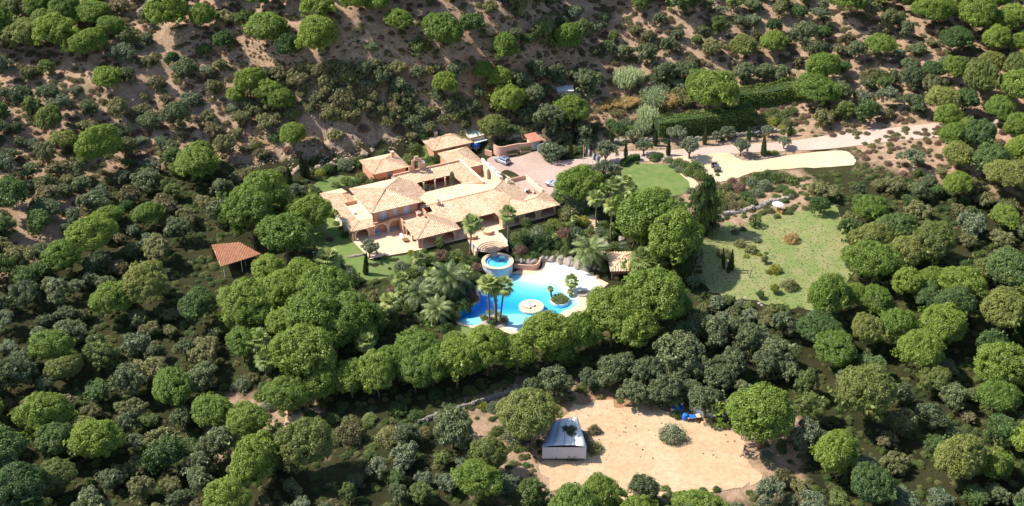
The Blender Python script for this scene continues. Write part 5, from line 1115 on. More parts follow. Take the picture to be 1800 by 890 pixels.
def agavem(i):
    Q = []
    for j in range(34):
        t = j * 2.39996; el = math.radians(75 - 62 * j / 34); d = np.array((math.cos(t) * math.cos(el), math.sin(t) * math.cos(el), math.sin(el))); sd = unit(np.cross(d, (0, 0, 1.0))); nn = np.cross(sd, d); w = sd * .1; m_ = d * .5 - nn * .02; Q.append([d * .05 - w * .6, m_ - w, d, m_ * .96]); Q.append([d * .05 + w * .6, m_ * .96, d, m_ + w])
    return np_mesh('rosette', np.array(Q), len(Q), F['grey'])
VAR['agave'] = [(agavem(i), None) for i in range(2)]
# ------------------------------------------------------------------ planting
LAND = [('the upper storey', 690, 365), ('the villa courtyard', 775, 325), ('the pool', 935, 515), ('the spa', 874, 462), ('the tiled pool hut', 1092, 458), ('the motor court', 935, 300), ('the silver car', 884, 283), ('the open jeep', 1258, 297), ('the round lawn', 1150, 315), ('the guest house', 795, 245), ('the small tiled house', 675, 290), ('the brown shed', 428, 445), ('the tarpaulin shed', 995, 755), ('the bare dirt yard', 1110, 740), ('the grass field', 1310, 440), ('the clipped tall hedge', 1235, 212), ('the cut rock bank', 620, 255), ('the golden grass', 1090, 184), ('the cream patio', 690, 432), ('the pool palm trio', 870, 535), ('the shaded stone wall', 800, 715), ('the white parasol', 1366, 364), ('the agave wall', 900, 255), ('the left lawn', 590, 425), ('the sandy parking', 1310, 290), ('the bare gully', 555, 205), ('the hillside hut', 992, 163), ('the blue barrel', 1204, 727), ('the garden steps', 1044, 392), ('the dirt path', 515, 740), ('the right arches', 930, 392), ('the hilltop', 640, 125), ('the lower pine row', 700, 640)]
REG = []
def where(px, py):
    b = min(LAND, key=lambda l: math.hypot(l[1] - px, (l[2] - py) * 1.5)); dx, dy = px - b[1], (py - b[2]) * 1.5
    if math.hypot(dx, dy) < 9: return 'at ' + b[0]
    if abs(dx) > abs(dy) * 1.3: r = 'right of' if dx > 0 else 'left of'
    else: r = 'in front of' if dy > 0 else 'behind'
    return r + ' ' + b[0]
SPEC = {  # name, category, visible centre height, parts
 'pine': ('umbrella_pine', 'pine tree', 1.5), 'oak': ('cork_oak', 'oak tree', .95), 'scrub': ('scrub_tree', 'small tree', .6), 'shrub': ('shrub', 'shrub', .42), 'olive': ('olive_tree', 'olive tree', .98), 'ball': ('clipped_tree', 'tree', 1.05), 'reed': ('giant_reeds', 'reeds', .5), 'tuft': ('grass_tuft', 'plant', .4), 'agave': ('agave', 'agave', .35)}
_vi = {}
def mk(sp, name, label, cat, p, R, hk, fol, group, sink=0):
    k = _vi[sp] = _vi.get(sp, -1) + 1; cm, tm = VAR[sp][k % len(VAR[sp])]; rz = random.random() * 6.283; z = p[2] - sink
    if tm is None:
        o = link(name, cm, None, (p[0], p[1], z), None, label, cat, group); o.rotation_euler = (0, 0, rz); o.scale = (R, R, R * hk); setmat(o, fol); return o
    a = random.uniform(.88, 1.12); t = thing(name, label, cat, (p[0], p[1], z), rz, group, (R * a, R / a, R * hk * random.uniform(.92, 1.1))); t.rotation_euler = (random.gauss(0, .05), random.gauss(0, .05), rz); c = link('crown', cm, t); setmat(c, fol); link('trunk', tm, t); return t
def plant(sp, cx, cy, w, desc, hk=1.0, fol=None, label=None, group=None):
    name, cat, hc = SPEC[sp]; R = w / 2 * 280 / FPX
    for _ in range(3):
        p = ground(cx, cy, hc * R * hk); f = (p[1] * math.cos(PITCH) + (CAMH - p[2] - hc * R * hk) * math.sin(PITCH)); R = w / 2 * f / FPX
    o = mk(sp, name, label or '', cat, p, R, hk, F[fol] if fol else None, group)
    if not label: REG.append((o, desc, where(cx, cy), cx, cy))
    return o
def upright(sp, bx, by, ty, w, desc, fol=None, label=None, group=None, name='cypress', cat='cypress'):
    p = ground(bx, by); f = p[1] * math.cos(PITCH) + (CAMH - p[2]) * math.sin(PITCH); Hh = (by - ty) / FPX * f / math.cos(PITCH - math.atan((445 - by) / FPX)); R = w / 2 * f / FPX
    o = mk(sp, name, label or '', cat, p, R, Hh / R, F[fol] if fol else None, group)
    if not label: REG.append((o, desc, where(bx, by), bx, by))
    return o
def palm(sp, bx, by, cx, cy, w, desc, label=None, group=None, tr=.2, fol=None, fixed=None):
    """palm with its foot at (bx,by) and the middle of its crown at (cx,cy)"""
    p = np.array(fixed) if fixed is not None else ground(bx, by); f = p[1] * math.cos(PITCH) + (CAMH - p[2]) * math.sin(PITCH); Hh = max(.3, (by - cy) / FPX * f / math.cos(PITCH - math.atan((445 - by) / FPX))); R = w / 2 * f / FPX
    t = thing('fan_palm' if sp == 'fan' else 'date_palm', label or '', 'palm tree', p, random.random() * .4, group); c = link('crown', random.choice(VAR[sp])[0], t); setmat(c, F[fol] if fol else None)
    q = at(cx, cy, p[2] + Hh); off = (q - p)[:2] * .9; off = off if np.hypot(*off) < Hh * .35 else off * 0
    rz = t.rotation_euler[2]; ox, oy = off[0] * math.cos(rz) + off[1] * math.sin(rz), -off[0] * math.sin(rz) + off[1] * math.cos(rz)
    c.location = (ox, oy, Hh); c.scale = (R, R, R); c.rotation_euler = (0, 0, random.random() * 6.28)
    k = link('trunk', PTRUNK, t); L = math.sqrt(ox * ox + oy * oy + Hh * Hh); k.scale = (tr / .2, tr / .2, L); k.rotation_euler = Vector((ox, oy, Hh)).to_track_quat('Z', 'Y').to_euler()
    if not label: REG.append((t, desc, where(bx, by), bx, by))
    return t
# umbrella pines
for a in [(437,138,54),(520,365,50),(455,340,56),(425,345,50),(466,152,52),(491,167,50),(410,163,34),(514,231,47),(462,332,84),(440,368,84),(500,404,94),(545,372,70),(782,146,46),(878,131,44),(848,124,40),(893,172,58),(1005,189,60),(1260,158,80),(1230,142,54)]: plant('pine', *a, 'bright green umbrella pine')
for a in [(430,520,92),(424,555,64),(494,512,77),(568,498,98),(548,548,98),(618,543,92),(652,560,54),(470,470,64),(532,478,64),(455,540,71),(590,575,75),(500,560,68),(640,585,54),(425,600,60)]: plant('pine', *a, 'tall grove umbrella pine')
for a in [(524,622,111),(503,686,75),(566,660,75),(617,656,71),(664,652,75),(692,628,66),(735,606,83),(728,648,68),(760,640,71),(802,632,83),(800,602,54),(857,610,83),(911,616,71),(962,586,90),(1018,580,77),(985,612,56)]: plant('pine', *a, 'round topped row pine')
for a in [(1078,545,106),(1106,560,92),(1152,520,112),(1188,535,60),(1020,315,78),(1143,370,116),(1115,392,70),(1186,420,106)]: plant('pine', *a, 'big domed umbrella pine')
plant('pine', 431, 735, 78, 'pine at the lower left'); plant('pine', 930, 722, 104, 'light green pine', .9, 'pine2'); plant('pine', 1345, 716, 122, 'big bright pine at the lower right', 1.0); plant('pine', 868, 216, 52, 'yellow green tree', .9, 'pine2')
# dark oaks
for a in [(1090,648,66),(1138,660,72),(1196,620,100),(1204,590,66),(1258,588,74),(1320,600,82),(1366,622,78),(1172,688,72),(1264,662,66),(1242,706,76),(1290,722,58),(974,672,68),(935,682,44),(1036,664,46),(1072,640,50),(1190,706,40),(1380,570,60),(1290,640,64),(1115,690,60),(1225,645,70),(1170,640,64),(1230,575,60),(1295,575,60),(1345,645,60),(1385,650,56),(1200,660,60),(1140,700,44),(1215,690,50),(1305,690,50),(1060,668,44),(990,695,36),(994,176,34),(1010,172,26)]: plant('oak', *a, 'dark cork oak')
for a in [(795,752,94),(1000,765,46),(1110,598,40),(715,765,50)]: plant('oak', *a, 'rounded foreground oak')
for a in [(1034,142,62),(910,140,50),(935,165,52),(945,125,46),(975,130,44),(960,208,56),(925,205,40),(1025,230,40),(985,222,36),(820,198,40),(790,188,38),(770,170,30),(840,160,30),(830,185,34),(715,180,32),(725,215,40),(745,200,34),(700,150,40),(670,135,44),(735,128,36),(640,122,40),(800,122,40),(1170,128,46),(1195,128,40),(1310,130,50),(1345,125,44),(1210,125,40),(1375,128,40)]: plant('oak', *a, 'dark bushy oak')
# dry hillside scrub
for x, y, w in [(479,183,44),(508,180,38),(425,210,42),(468,216,46),(514,202,36),(445,190,36),(415,235,30),(615,142,54),(650,152,30),(563,172,44),(545,190,34),(590,200,44),(640,186,42),(618,200,44),(660,205,36),(590,237,34),(694,172,38),(701,196,40),(655,170,36),(680,215,32),(575,140,40),(540,150,30),(725,240,30),(755,225,34),(800,205,34),(520,130,36),(555,125,34),(600,122,40),(760,195,30),(812,215,30),(905,195,30),(1050,222,26)]:
    plant('scrub', x, y, w, random.choice(['olive green scrub tree', 'dusty green scrub tree']), random.uniform(.85, 1.1), 'scrub')
for x, y, w in [(489,130,42),(529,142,46),(602,178,58),(458,272,30),(640,160,34),(705,165,34),(625,215,30),(570,205,26),(430,262,26),(690,190,30),(660,128,30),(450,152,30)]: plant('scrub', x, y, w, 'yellowish dry scrub tree', random.uniform(.85, 1.1), 'scrubdry')
for x, y, w, f, d in [(449,252,26,'scrub','round dull green shrub'),(483,241,26,'deep','dark round shrub'),(533,180,18,'scrub','low scrub bush'),(675,267,16,'deep','small dark round bush'),(555,245,14,'scrub','small scrub bush'),(640,225,22,'brown','brownish dry bush'),(700,228,24,'brown','brownish dry bush'),(505,262,18,'brown','rusty dry bush'),(520,270,20,'brown','rusty dry bush'),(815,240,40,'scrub','wide olive green bush'),(420,310,34,'scrubdry','pale dry bush'),(412,335,28,'scrubdry','pale dry bush'),(440,300,24,'scrub','dull green bush'),(770,240,30,'deep','dark bush'),(745,235,24,'deep','dark bush'),(728,258,28,'green','leafy bush at the small lawn'),(722,282,38,'green','rounded bush by the bell wall'),(745,285,26,'green','leafy bush beside the bell wall'),(757,293,26,'green','leafy bush behind the courtyard roof'),(765,280,24,'deep','dark leafy bush')]: plant('shrub', x, y, w, d, random.uniform(.9, 1.2), f)
for x, y, w in [(470,130,34),(505,148,30),(535,118,36),(580,118,40),(620,125,36),(660,118,40),(700,120,40),(760,122,34),(690,150,30),(720,168,34),(735,190,30),(575,155,34),(600,160,36),(640,150,34),(530,165,28),(455,195,30),(430,180,34),(410,190,30),(490,205,30),(610,190,36),(575,190,30),(668,190,34),(690,205,30),(712,200,30),(740,225,30),(780,210,30),(830,200,28),(805,175,30),(765,160,28),(880,165,30),(905,150,34),(925,185,34),(945,195,34),(960,160,34),(985,140,34),(1000,130,36),(1020,128,36),(1010,215,30),(975,235,30),(1195,150,34),(1180,145,34),(1205,180,30),(1150,140,34)]:
    plant('scrub', x, y, w, random.choice(['grey green slope scrub', 'olive slope scrub']), random.uniform(.85, 1.15), random.choice(['scrub', 'scrub', 'oak', 'grey']))
# around the villa on the left
for x, y, w, f, d in [(563,303,20,'yellow','yellow green bush'),(575,296,26,'deep','dark bush'),(605,287,36,'grey','pale rounded shrub'),(632,283,26,'deep','dark bush'),(494,298,20,'scrub','dull green bush'),(608,317,24,'green','leafy garden shrub'),(635,312,26,'green','leafy garden shrub'),(622,322,22,'deep','dark garden shrub'),(655,318,22,'green','leafy garden shrub'),(672,312,20,'deep','dark garden shrub'),(690,306,18,'green','leafy garden shrub'),(590,325,18,'green','leafy garden shrub'),(555,335,20,'deep','dark garden shrub'),(530,345,26,'deep','dark garden shrub'),(580,420,14,'brown','purple brown bush'),(607,412,18,'deep','shrub at the patio corner'),(583,378,14,'green','low border shrub'),(592,392,14,'green','low border shrub'),(600,400,12,'green','low border shrub')]: plant('shrub', x, y, w, d, random.uniform(.9, 1.2), f)
plant('olive', 521, 335, 32, 'bluish grey conifer like tree', 1.1, 'grey')
for bx, by, ty, w in [(533,309,271,10),(542,313,279,9),(508,322,294,12)]: upright('cypress', bx, by, ty, w, 'slim dark cypress')
upright('cypress', 643, 483, 446, 9, '', label='slim dark cypress on the lawn in front of the patio olive tree', name='cypress')
plant('olive', 648, 437, 44, '', .9, label='silvery olive tree with forked trunk at the corner of the cream patio')
# lawn front and jungle, left of the pool
plant('shrub', 575, 530, 30, 'dark shrub', 1, 'deep')
for x, y, w, f, d in [(525,462,36,'grey','grey green shrub'),(612,480,24,'grey','grey green shrub'),(618,490,34,'deep','dark green bush'),(660,520,30,'scrub','soft green bush'),(745,440,12,'green','bright round bush'),(676,452,12,'yellow','potted yellow green bush at the patio edge'),(722,444,13,'yellow','potted yellow green bush at the patio edge'),(730,450,18,'green','round green bush'),(755,455,24,'green','leafy bush'),(775,448,26,'brown','reddish brown shrub'),(790,455,26,'deep','dark leafy shrub'),(805,450,30,'green','leafy shrub'),(820,465,28,'deep','dark leafy shrub'),(812,480,30,'grey','grey leafed shrub'),(835,470,26,'brown','brown topped shrub'),(838,485,26,'deep','dark leafy shrub'),(705,470,30,'grey','grey leafed shrub'),(722,480,34,'green','leafy shrub'),(742,478,30,'grey','grey leafed shrub'),(700,495,26,'palm','pale leafed shrub'),(690,512,26,'brown','reddish brown shrub'),(715,505,26,'green','leafy shrub'),(738,495,26,'grey','grey leafed shrub'),(760,500,20,'deep','dark leafy shrub'),(775,515,26,'green','leafy shrub'),(800,520,28,'grey','grey leafed shrub'),(820,505,30,'grey','grey leafed shrub'),(828,522,28,'brown','reddish brown shrub'),(815,535,32,'deep','dark leafy shrub'),(790,540,26,'deep','dark leafy shrub'),(800,555,26,'green','leafy shrub'),(750,560,28,'deep','dark leafy shrub'),(720,540,26,'green','leafy shrub'),(700,535,26,'deep','dark leafy shrub'),(680,545,30,'grey','grey leafed shrub'),(690,570,28,'deep','dark leafy shrub'),(660,580,28,'deep','dark leafy shrub'),(785,575,26,'deep','dark leafy shrub'),(765,460,22,'green','leafy shrub'),(848,494,16,'deep','dark leafy shrub'),(835,455,18,'deep','dark leafy shrub'),(795,500,24,'deep','dark leafy shrub')]: plant('shrub', x, y, w, d, random.uniform(1, 1.5), f)
for bx, by, cx, cy, w, d in [(790,522,790,490,86,'large date palm'),(737,540,737,516,70,'date palm'),(770,565,769,545,66,'date palm'),(1038,472,1038,441,80,'large date palm')]: palm('date', bx, by, cx, cy, w, d, tr=.38)
for bx, by, cx, cy, w, d in [(453,640,453,597,50,'fan palm with a full crown'),(468,662,468,632,46,'fan palm with drooping leaves'),(495,605,495,577,30,'small fan palm'),(643,635,643,601,40,'fan palm'),(640,600,640,570,40,'fan palm'),(664,575,664,548,36,'fan palm'),(684,560,684,530,40,'fan palm'),(708,535,708,512,34,'fan palm'),(576,478,576,456,54,'pale grey fan palm'),(530,590,530,568,40,'fan palm'),(735,470,735,452,28,'small fan palm'),(758,500,758,482,30,'small fan palm'),(705,505,705,490,32,'small fan palm'),(818,500,818,478,30,'small fan palm'),(752,540,752,522,34,'small fan palm')]: palm('fan', bx, by, cx, cy, w, d)
for bx, by, cx, cy, w, lb in [(826,446,830,393,42,'tall slim fan palm at the left of the curved terrace steps'),(893.5,428,893,376,37,'tall slim fan palm in front of the right arches'),(861,568,857,499,42,'left palm of the tall trio on the rocky pool bed'),(872,565,870,503,42,'thick trunked middle palm of the tall trio on the rocky pool bed'),(878.5,568,887,503,42,'right leaning palm of the tall trio on the rocky pool bed')]:
    palm('fan', bx, by, cx, cy, w, '', label=lb, tr=.2 if 'thick' not in lb else .34, fixed=(at(bx, by, .4) if 'trio' in lb else None))
palm('fan', 1003, 514, 1005, 494, 31, '', label='small palm rising from the shallow end behind the planted island', tr=.24, fixed=at(1003, 514, -.4)); palm('fan', 970, 526, 967, 508, 14, '', label='thin small palm at the left of the planted island', tr=.22, fixed=at(970, 526, -.5)); palm('fan', 1001.5, 522, 1002, 513, 14, '', label='lowest small palm at the right of the planted island', tr=.2, fixed=at(1001.5, 522, -.4))
p = at(984, 526, .25); mk('shrub', 'shrub', 'flat clipped green bush filling the planted island', 'shrub', p, 2.0, .45, F['green'], None)
for x, y, w, f, lb in [(850,557,15,'yellow','yellow green plant at the left foot of the three tall palms'),(860,548,13,'palm','pale spiky plant behind the three tall palms'),(885,560,18,'grey','grey green shrub at the right foot of the three tall palms'),(866,566,20,'deep','low dark shrub between the three tall palm trunks'),(876,551,12,'palm','small pale plant right of the three tall palm trunks')]: p = at(x, y + 3, .3); mk('shrub', 'shrub', lb, 'shrub', p, w / 2 * 290 / FPX, 1.1, F[f], None)
# front right garden
for x, y, w, f, d in [(908,415,26,'green','leafy bush'),(902,430,24,'deep','dark leafy bush'),(915,440,28,'brown','reddish brown bush'),(905,452,22,'green','leafy bush'),(925,452,22,'green','leafy bush'),(940,448,24,'deep','dark leafy bush'),(928,418,30,'deep','dark leafy bush'),(945,410,34,'grey','grey green bush'),(958,420,36,'deep','dark leafy bush'),(950,432,32,'deep','dark leafy bush'),(938,402,26,'green','leafy bush'),(962,400,24,'green','leafy bush'),(972,392,24,'yellow','yellow green bush'),(985,398,22,'green','leafy bush'),(992,410,30,'brown','pinkish brown bush'),(978,425,26,'deep','dark leafy bush'),(1012,408,26,'grey','grey green bush'),(1024,388,26,'yellow','yellow orange bush'),(1008,388,22,'green','leafy bush'),(1036,406,18,'green','round bright bush'),(995,440,24,'green','leafy bush'),(975,447,22,'green','leafy bush'),(960,445,22,'deep','dark leafy bush'),(1010,440,22,'grey','grey agave like bush'),(990,425,20,'green','leafy bush'),(1015,425,22,'grey','grey green bush'),(985,345,36,'grey','grey leafed bush'),(1012,362,48,'grey','wide grey green bush'),(1000,375,36,'scrub','dull green bush'),(995,330,22,'grey','grey leafed bush'),(1028,372,26,'deep','dark bush'),(1060,395,26,'deep','dark bush'),(1055,408,22,'grey','grey green bush'),(1072,412,28,'deep','dark leafy bush'),(1085,400,26,'deep','dark bush'),(1080,432,22,'green','leafy bush'),(1095,432,24,'grey','grey green bush'),(1068,438,16,'green','leafy bush'),(1105,440,20,'green','leafy bush'),(1062,470,18,'deep','dark bush'),(925,405,16,'green','leafy bush'),(915,425,20,'deep','dark leafy bush'),(968,410,24,'deep','dark leafy bush'),(1000,395,16,'palm','pale leafed bush'),(1040,425,24,'green','bright green bush'),(1025,415,20,'deep','dark leafy bush'),(920,317,24,'green','tall green bush behind the parapet'),(903,316,20,'green','tall green bush behind the parapet'),(882,310,16,'grey','grey green bush by the gate wall'),(945,330,14,'grey','grey green bush outside the parapet'),(936,322,12,'deep','dark bush outside the parapet')]: plant('shrub', x, y, w, d, random.uniform(.9, 1.4), f)
for x, y, w, lb in [(925,392,19,'round clipped tree between the first two arches of the right wing'),(984.5,373,15,'round clipped tree at the right end of the right wing'),(772.5,426,18,'round clipped tree between the two arches of the front loggia')]: plant('ball', x, y, w, '', 1.0, 'green', label=lb)
upright('cypress', 1002, 441, 411, 10, '', label='slim dark cypress above the boulders of the pool beach')
for bx, by, cx, cy, w, d in [(1048,402,1047,348,36,'tall shaggy fan palm'),(1073,425,1076,362,36,'tall shaggy fan palm'),(1079,372,1081,326,42,'shaggy fan palm'),(1112,352,1112,331,28,'short fan palm'),(1128,485,1128,455,50,'bushy drooping fan palm'),(1145,492,1148,463,54,'bushy drooping fan palm'),(1120,490,1120,472,40,'low bushy fan palm'),(1102,345,1100,318,30,'short fan palm'),(945,432,945,420,13,'tiny fan palm'),(975,428,975,416,14,'tiny fan palm'),(1010,400,1010,384,16,'tiny fan palm'),(955,440,955,432,12,'tiny fan palm')]: palm('fan', bx, by, cx, cy, w, d)
# courtyard plants
for x, y, w, hk, sp, f, lb in [(749,332,11,1,'olive','grey','left of two pale round bushes at the front of the courtyard'),(760,331,10,1,'olive','grey','right of two pale round bushes at the front of the courtyard'),(797,321,12,1,'ball','grey','small grey round topped tree at the right end of the courtyard')]:
    q = at(x, y, 6.3); p = np.array((q[0], q[1], ZT + .1)); mk(sp, SPEC[sp][0], lb, SPEC[sp][1], p, w / 2 * 300 / FPX, 3.2, F[f], None)
# hedges and planter hedges
def hedge(name, label, pts, hgt, wid, fol, n_per=150, size=.17, ground_pts=True):
    P = catmull([ground(*p)[:2] for p in pts], False, 6) if ground_pts else pts; o = np.array((*P[0], hz(*P[0]))); C = []; Nn = []
    for a, b in zip(P, P[1:]):
        L = np.hypot(*(b - a)); d = (b - a) / L; nn = np.array((-d[1], d[0])); n = int(L * n_per)
        for _ in range(n):
            s = rng.random() * L; q = rng.random() * (2 * hgt + wid)
            if q < hgt: w, z, nv = -wid / 2, q, (-nn[0], -nn[1], .3)
            elif q < 2 * hgt: w, z, nv = wid / 2, q - hgt, (nn[0], nn[1], .3)
            else: w, z, nv = q - 2 * hgt - wid / 2, hgt, (0, 0, 1)
            k = 1 + .12 * noise.noise(Vector((a[0] * .3 + s * .5, z * .8, w))); xy = a + d * s + nn * w * k; C.append((xy[0] - o[0], xy[1] - o[1], hz(*xy) - o[2] + z * k + rng.normal() * .08)); Nn.append(nv)
    C = np.array(C); Nn = unit(np.array(Nn, float) + rng.normal(size=C.shape) * .5); V, n = leaves(C, Nn, size * (.6 + .8 * rng.random(len(C)))); t = thing(name, label, 'hedge', o); link('foliage', np_mesh('foliage', V, n, F[fol]), t)
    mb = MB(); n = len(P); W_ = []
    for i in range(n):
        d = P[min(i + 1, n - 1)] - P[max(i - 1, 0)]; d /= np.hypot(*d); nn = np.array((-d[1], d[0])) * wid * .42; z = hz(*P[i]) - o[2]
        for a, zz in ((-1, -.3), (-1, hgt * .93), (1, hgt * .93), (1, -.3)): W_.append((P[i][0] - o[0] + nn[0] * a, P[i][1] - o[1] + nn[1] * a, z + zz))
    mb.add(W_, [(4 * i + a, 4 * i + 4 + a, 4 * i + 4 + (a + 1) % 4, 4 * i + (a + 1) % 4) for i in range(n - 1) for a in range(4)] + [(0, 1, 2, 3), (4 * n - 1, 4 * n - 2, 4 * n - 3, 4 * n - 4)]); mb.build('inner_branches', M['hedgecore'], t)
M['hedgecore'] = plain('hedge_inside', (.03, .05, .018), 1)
hedge('hedge', 'tall clipped dark hedge running behind the drive, the nearer of the two', ((1154,243),(1200,236),(1250,229),(1318,215)), 5.2, 4.4, 'pine', 230, .17)
hedge('hedge', 'long clipped hedge climbing to the right edge, the farther of the two', ((1296,186),(1330,183),(1365,177),(1410,168),(1440,163)), 4.2, 4.6, 'pine', 230, .17)
hedge('hedge', 'low curved dark hedge round the far end of the round lawn', ((1094,294),(1101,288),(1112,283),(1124,281.5)), 1.5, 1.3, 'deep', 260, .14)
for i, (t, L, w, hg) in enumerate(PLANTERS):
    c, s = math.cos(t.rotation_euler[2]), math.sin(t.rotation_euler[2]); b = np.array(t.location); P = [np.array((b[0] + x * c - w / 2 * s, b[1] + x * s + w / 2 * c)) for x in np.linspace(.25, L - .25, 5)]
    C = []; Nn = []
    for _ in range(900):
        x = rng.uniform(.15, L - .15); y = rng.uniform(.15, w - .15); e = rng.integers(0, 3); z = hg + (.55 if e == 0 else rng.uniform(0, .5)); y = y if e == 0 else (.15 if e == 1 else w - .15); C.append((b[0] + x * c - y * s, b[1] + x * s + y * c, b[2] + z + rng.normal() * .03)); Nn.append((0, 0, 1) if e == 0 else ((s, -c, .3) if e == 1 else (-s, c, .3)))
    C = np.array(C) - b; V, n = leaves(C, unit(np.array(Nn) + rng.normal(size=C.shape) * .4), .1 * (.6 + .8 * rng.random(len(C)))); ob = link('hedge', np_mesh('hedge', V, n, F['green']), None, tuple(b), None, ('clipped hedge filling the pink planter box behind the silver car', 'clipped hedge filling the pink planter box nearest the garage')[i], 'hedge')
# shrubs of the motor court bank, agave, tree by the garage
for x, y, w, f, d in [(877,258,20,'green','leafy bush behind the curved wall'),(889,257,20,'green','leafy bush behind the curved wall'),(898,257,12,'yellow','yellow green bush behind the curved wall'),(895,244,16,'deep','dark bush'),(912,247,14,'agave','low grey plant'),(860,260,14,'grey','grey green bush'),(925,228,34,'scrub','olive green bush on the bank'),(905,226,30,'green','yellow green bush on the bank'),(990,240,40,'scrub','bushy green shrub'),(1005,262,26,'scrub','bushy green shrub'),(1020,262,22,'deep','dark bush'),(1028,250,34,'grey','grey green bush')]: plant('shrub', x, y, w, d, random.uniform(.9, 1.3), 'grey' if f == 'agave' else f)
plant('agave', 931, 246, 22, '', 1.0, None, label='large blue grey agave on the wall beside the red garage roof')
plant('ball', 970, 268, 40, '', .75, 'grey', label='spreading grey green tree casting shade on the motor court')
plant('scrub', 985, 268, 36, 'spreading grey green tree', .9, 'grey'); plant('scrub', 958, 262, 30, 'spreading grey green tree', .9, 'olive')
upright('cypress', 1004, 278, 250, 8, '', label='slim cypress behind the spreading tree of the motor court')
# the drive: olives and cypresses
for x, y, w, d in [(1065,267,48,'large dark olive tree'),(1040,300,30,'grey olive tree'),(1062,295,36,'grey olive tree'),(1078,300,30,'grey olive tree'),(1112,238,30,'grey olive tree'),(1133,258,36,'open branched olive tree'),(1192,238,40,'olive tree on the verge'),(1213,258,48,'silvery olive tree'),(1281,233,32,'olive tree on the verge'),(1302,258,38,'round olive tree casting shade on the parking'),(1379,249,30,'round olive tree at the right of the drive'),(1352,229,30,'olive tree on the verge'),(1260,240,22,'olive tree on the verge')]: plant('olive', x, y, w, d)
for bx, by, ty, w in [(1075,254,232,7),(1100,278,254,7),(1151,256,229,8),(1174,274,247,8),(1238,254,225,8),(1316,249,222,7),(1341.5,274,242,10),(1387,240,214,8)]: upright('cypress', bx, by, ty, w, 'slim clipped cypress along the drive')
for x, y, w, f, d in [(1150,276,22,'deep','dark rounded bush'),(1160,272,14,'green','leafy bush'),(1175,280,20,'grey','grey bush'),(1192,284,22,'green','leafy bush'),(1205,290,28,'green','leafy bush'),(1222,294,32,'green','leafy bush'),(1232,306,28,'green','leafy bush'),(1212,302,26,'green','leafy bush'),(1195,298,20,'grey','grey bush'),(1182,291,16,'grey','grey bush'),(1261,307,9,'green','tiny bush in front of the jeep'),(1350,268,14,'green','low bush'),(1362,268,16,'yellow','low yellow bush'),(1120,286,9,'deep','small dark bush'),
 (1255,228,16,'green','round bush'),(1266,224,20,'green','round bush'),(1278,222,18,'deep','round dark bush'),(1292,228,16,'green','round bush'),(1308,224,16,'green','round bush'),(1318,232,12,'yellow','yellow green bush'),(1330,212,30,'scrub','loose scrub bush'),(1345,205,26,'green','leafy bush'),(1358,212,24,'yellow','yellow green bush'),(1372,205,26,'green','leafy bush'),(1385,215,26,'scrub','loose scrub bush'),(1390,195,28,'green','leafy bush'),(1340,225,22,'grey','grey green bush'),(1362,195,24,'green','leafy bush'),(1390,230,18,'green','leafy bush'),(1375,225,18,'yellow','yellow green bush'),
 (1075,215,24,'deep','dark bush'),(1088,225,30,'deep','dark bush'),(1070,235,20,'green','leafy bush'),(1100,215,24,'grey','grey green bush'),(1110,225,20,'green','leafy bush'),(1125,240,18,'green','leafy bush')]: plant('shrub', x, y, w, d, random.uniform(.8, 1.2), f)
# bank between parking and field
for x, y, w, f in [(1240,330,22,'grey'),(1255,325,26,'scrub'),(1262,340,28,'green'),(1245,350,26,'deep'),(1275,330,26,'scrub'),(1285,345,28,'scrub'),(1270,358,28,'green'),(1290,362,26,'scrubdry'),(1300,330,26,'brown'),(1312,345,28,'deep'),(1305,358,24,'scrub'),(1325,320,28,'grey'),(1335,310,30,'green'),(1345,325,28,'grey'),(1350,308,28,'deep'),(1365,312,28,'green'),(1378,308,26,'scrub'),(1390,315,26,'green'),(1330,338,26,'grey'),(1322,355,22,'deep'),(1375,330,24,'green'),(1388,338,26,'deep'),(1365,345,18,'green'),(1380,352,16,'green'),(1255,370,26,'green'),(1245,382,22,'scrub'),(1288,318,20,'brown'),(1310,315,20,'scrubdry'),(1225,345,26,'deep'),(1215,335,18,'grey'),(1270,375,20,'scrubdry'),(1320,368,14,'scrubdry'),(1355,370,14,'scrubdry')]: plant('shrub', x, y, w, {'grey': 'grey green', 'scrub': 'olive green', 'green': 'fresh green', 'deep': 'dark green', 'scrubdry': 'dry yellowish', 'brown': 'pinkish dry'}[f] + ' bush on the bank', random.uniform(.9, 1.3), f)
for x, y, w, f, lb in [(1366,380,14,'deep','dark bush directly below the white parasol'),(1386,372,17,'green','leafy bush right of the white parasol')]: plant('shrub', x, y, w, '', 1, f, label=lb)
# field
plant('ball', 1328.5, 387, 24, '', 1.0, 'green', label='small round topped tree alone on the grass field'); 
for x, y, w, f, lb in [(1293,407,16,'grey','grey low plant at the curved stone border on the field'),(1305,402,14,'grey','low plant at the top of the curved border on the field'),(1330,421,17,'grey','pale low cushion plant in the middle of the field'),(1300,428,22,'scrub','dull green bush at the edge of the long shadow on the field'),(1321,438,24,'scrub','rounded dull green bush in the middle of the field'),(1312,450,12,'yellow','bright yellow bush left of the middle of the field'),(1334,447,11,'yellow','bright yellow bush right of the middle of the field'),(1274,444,28,'scrub','broad low bush near the three field cypresses'),(1363,473,26,'yellow','yellow flowering bed with pots on the field'),(1352,478,14,'yellow','small yellow bush at the left of the flowering bed'),(1392,418,30,'straw','golden weeping shrub at the right edge of the field'),(1388,500,32,'scrub','grey green bush at the lower right of the field'),(1347,445,8,'green','tiny green plant on the field')]: plant('shrub', x, y, w, '', 1.1, f, label=lb)
for x, y, w, f, lb in [(1345,456,16,'scrub','small dark leafed tree in the middle of the field'),(1336,517,17,'deep','compact dark green tree at the bottom of the field'),(1362,507,20,'yellow','thin yellow green sapling at the bottom of the field')]: plant('oak', x, y, w, '', 1.1, f, label=lb)
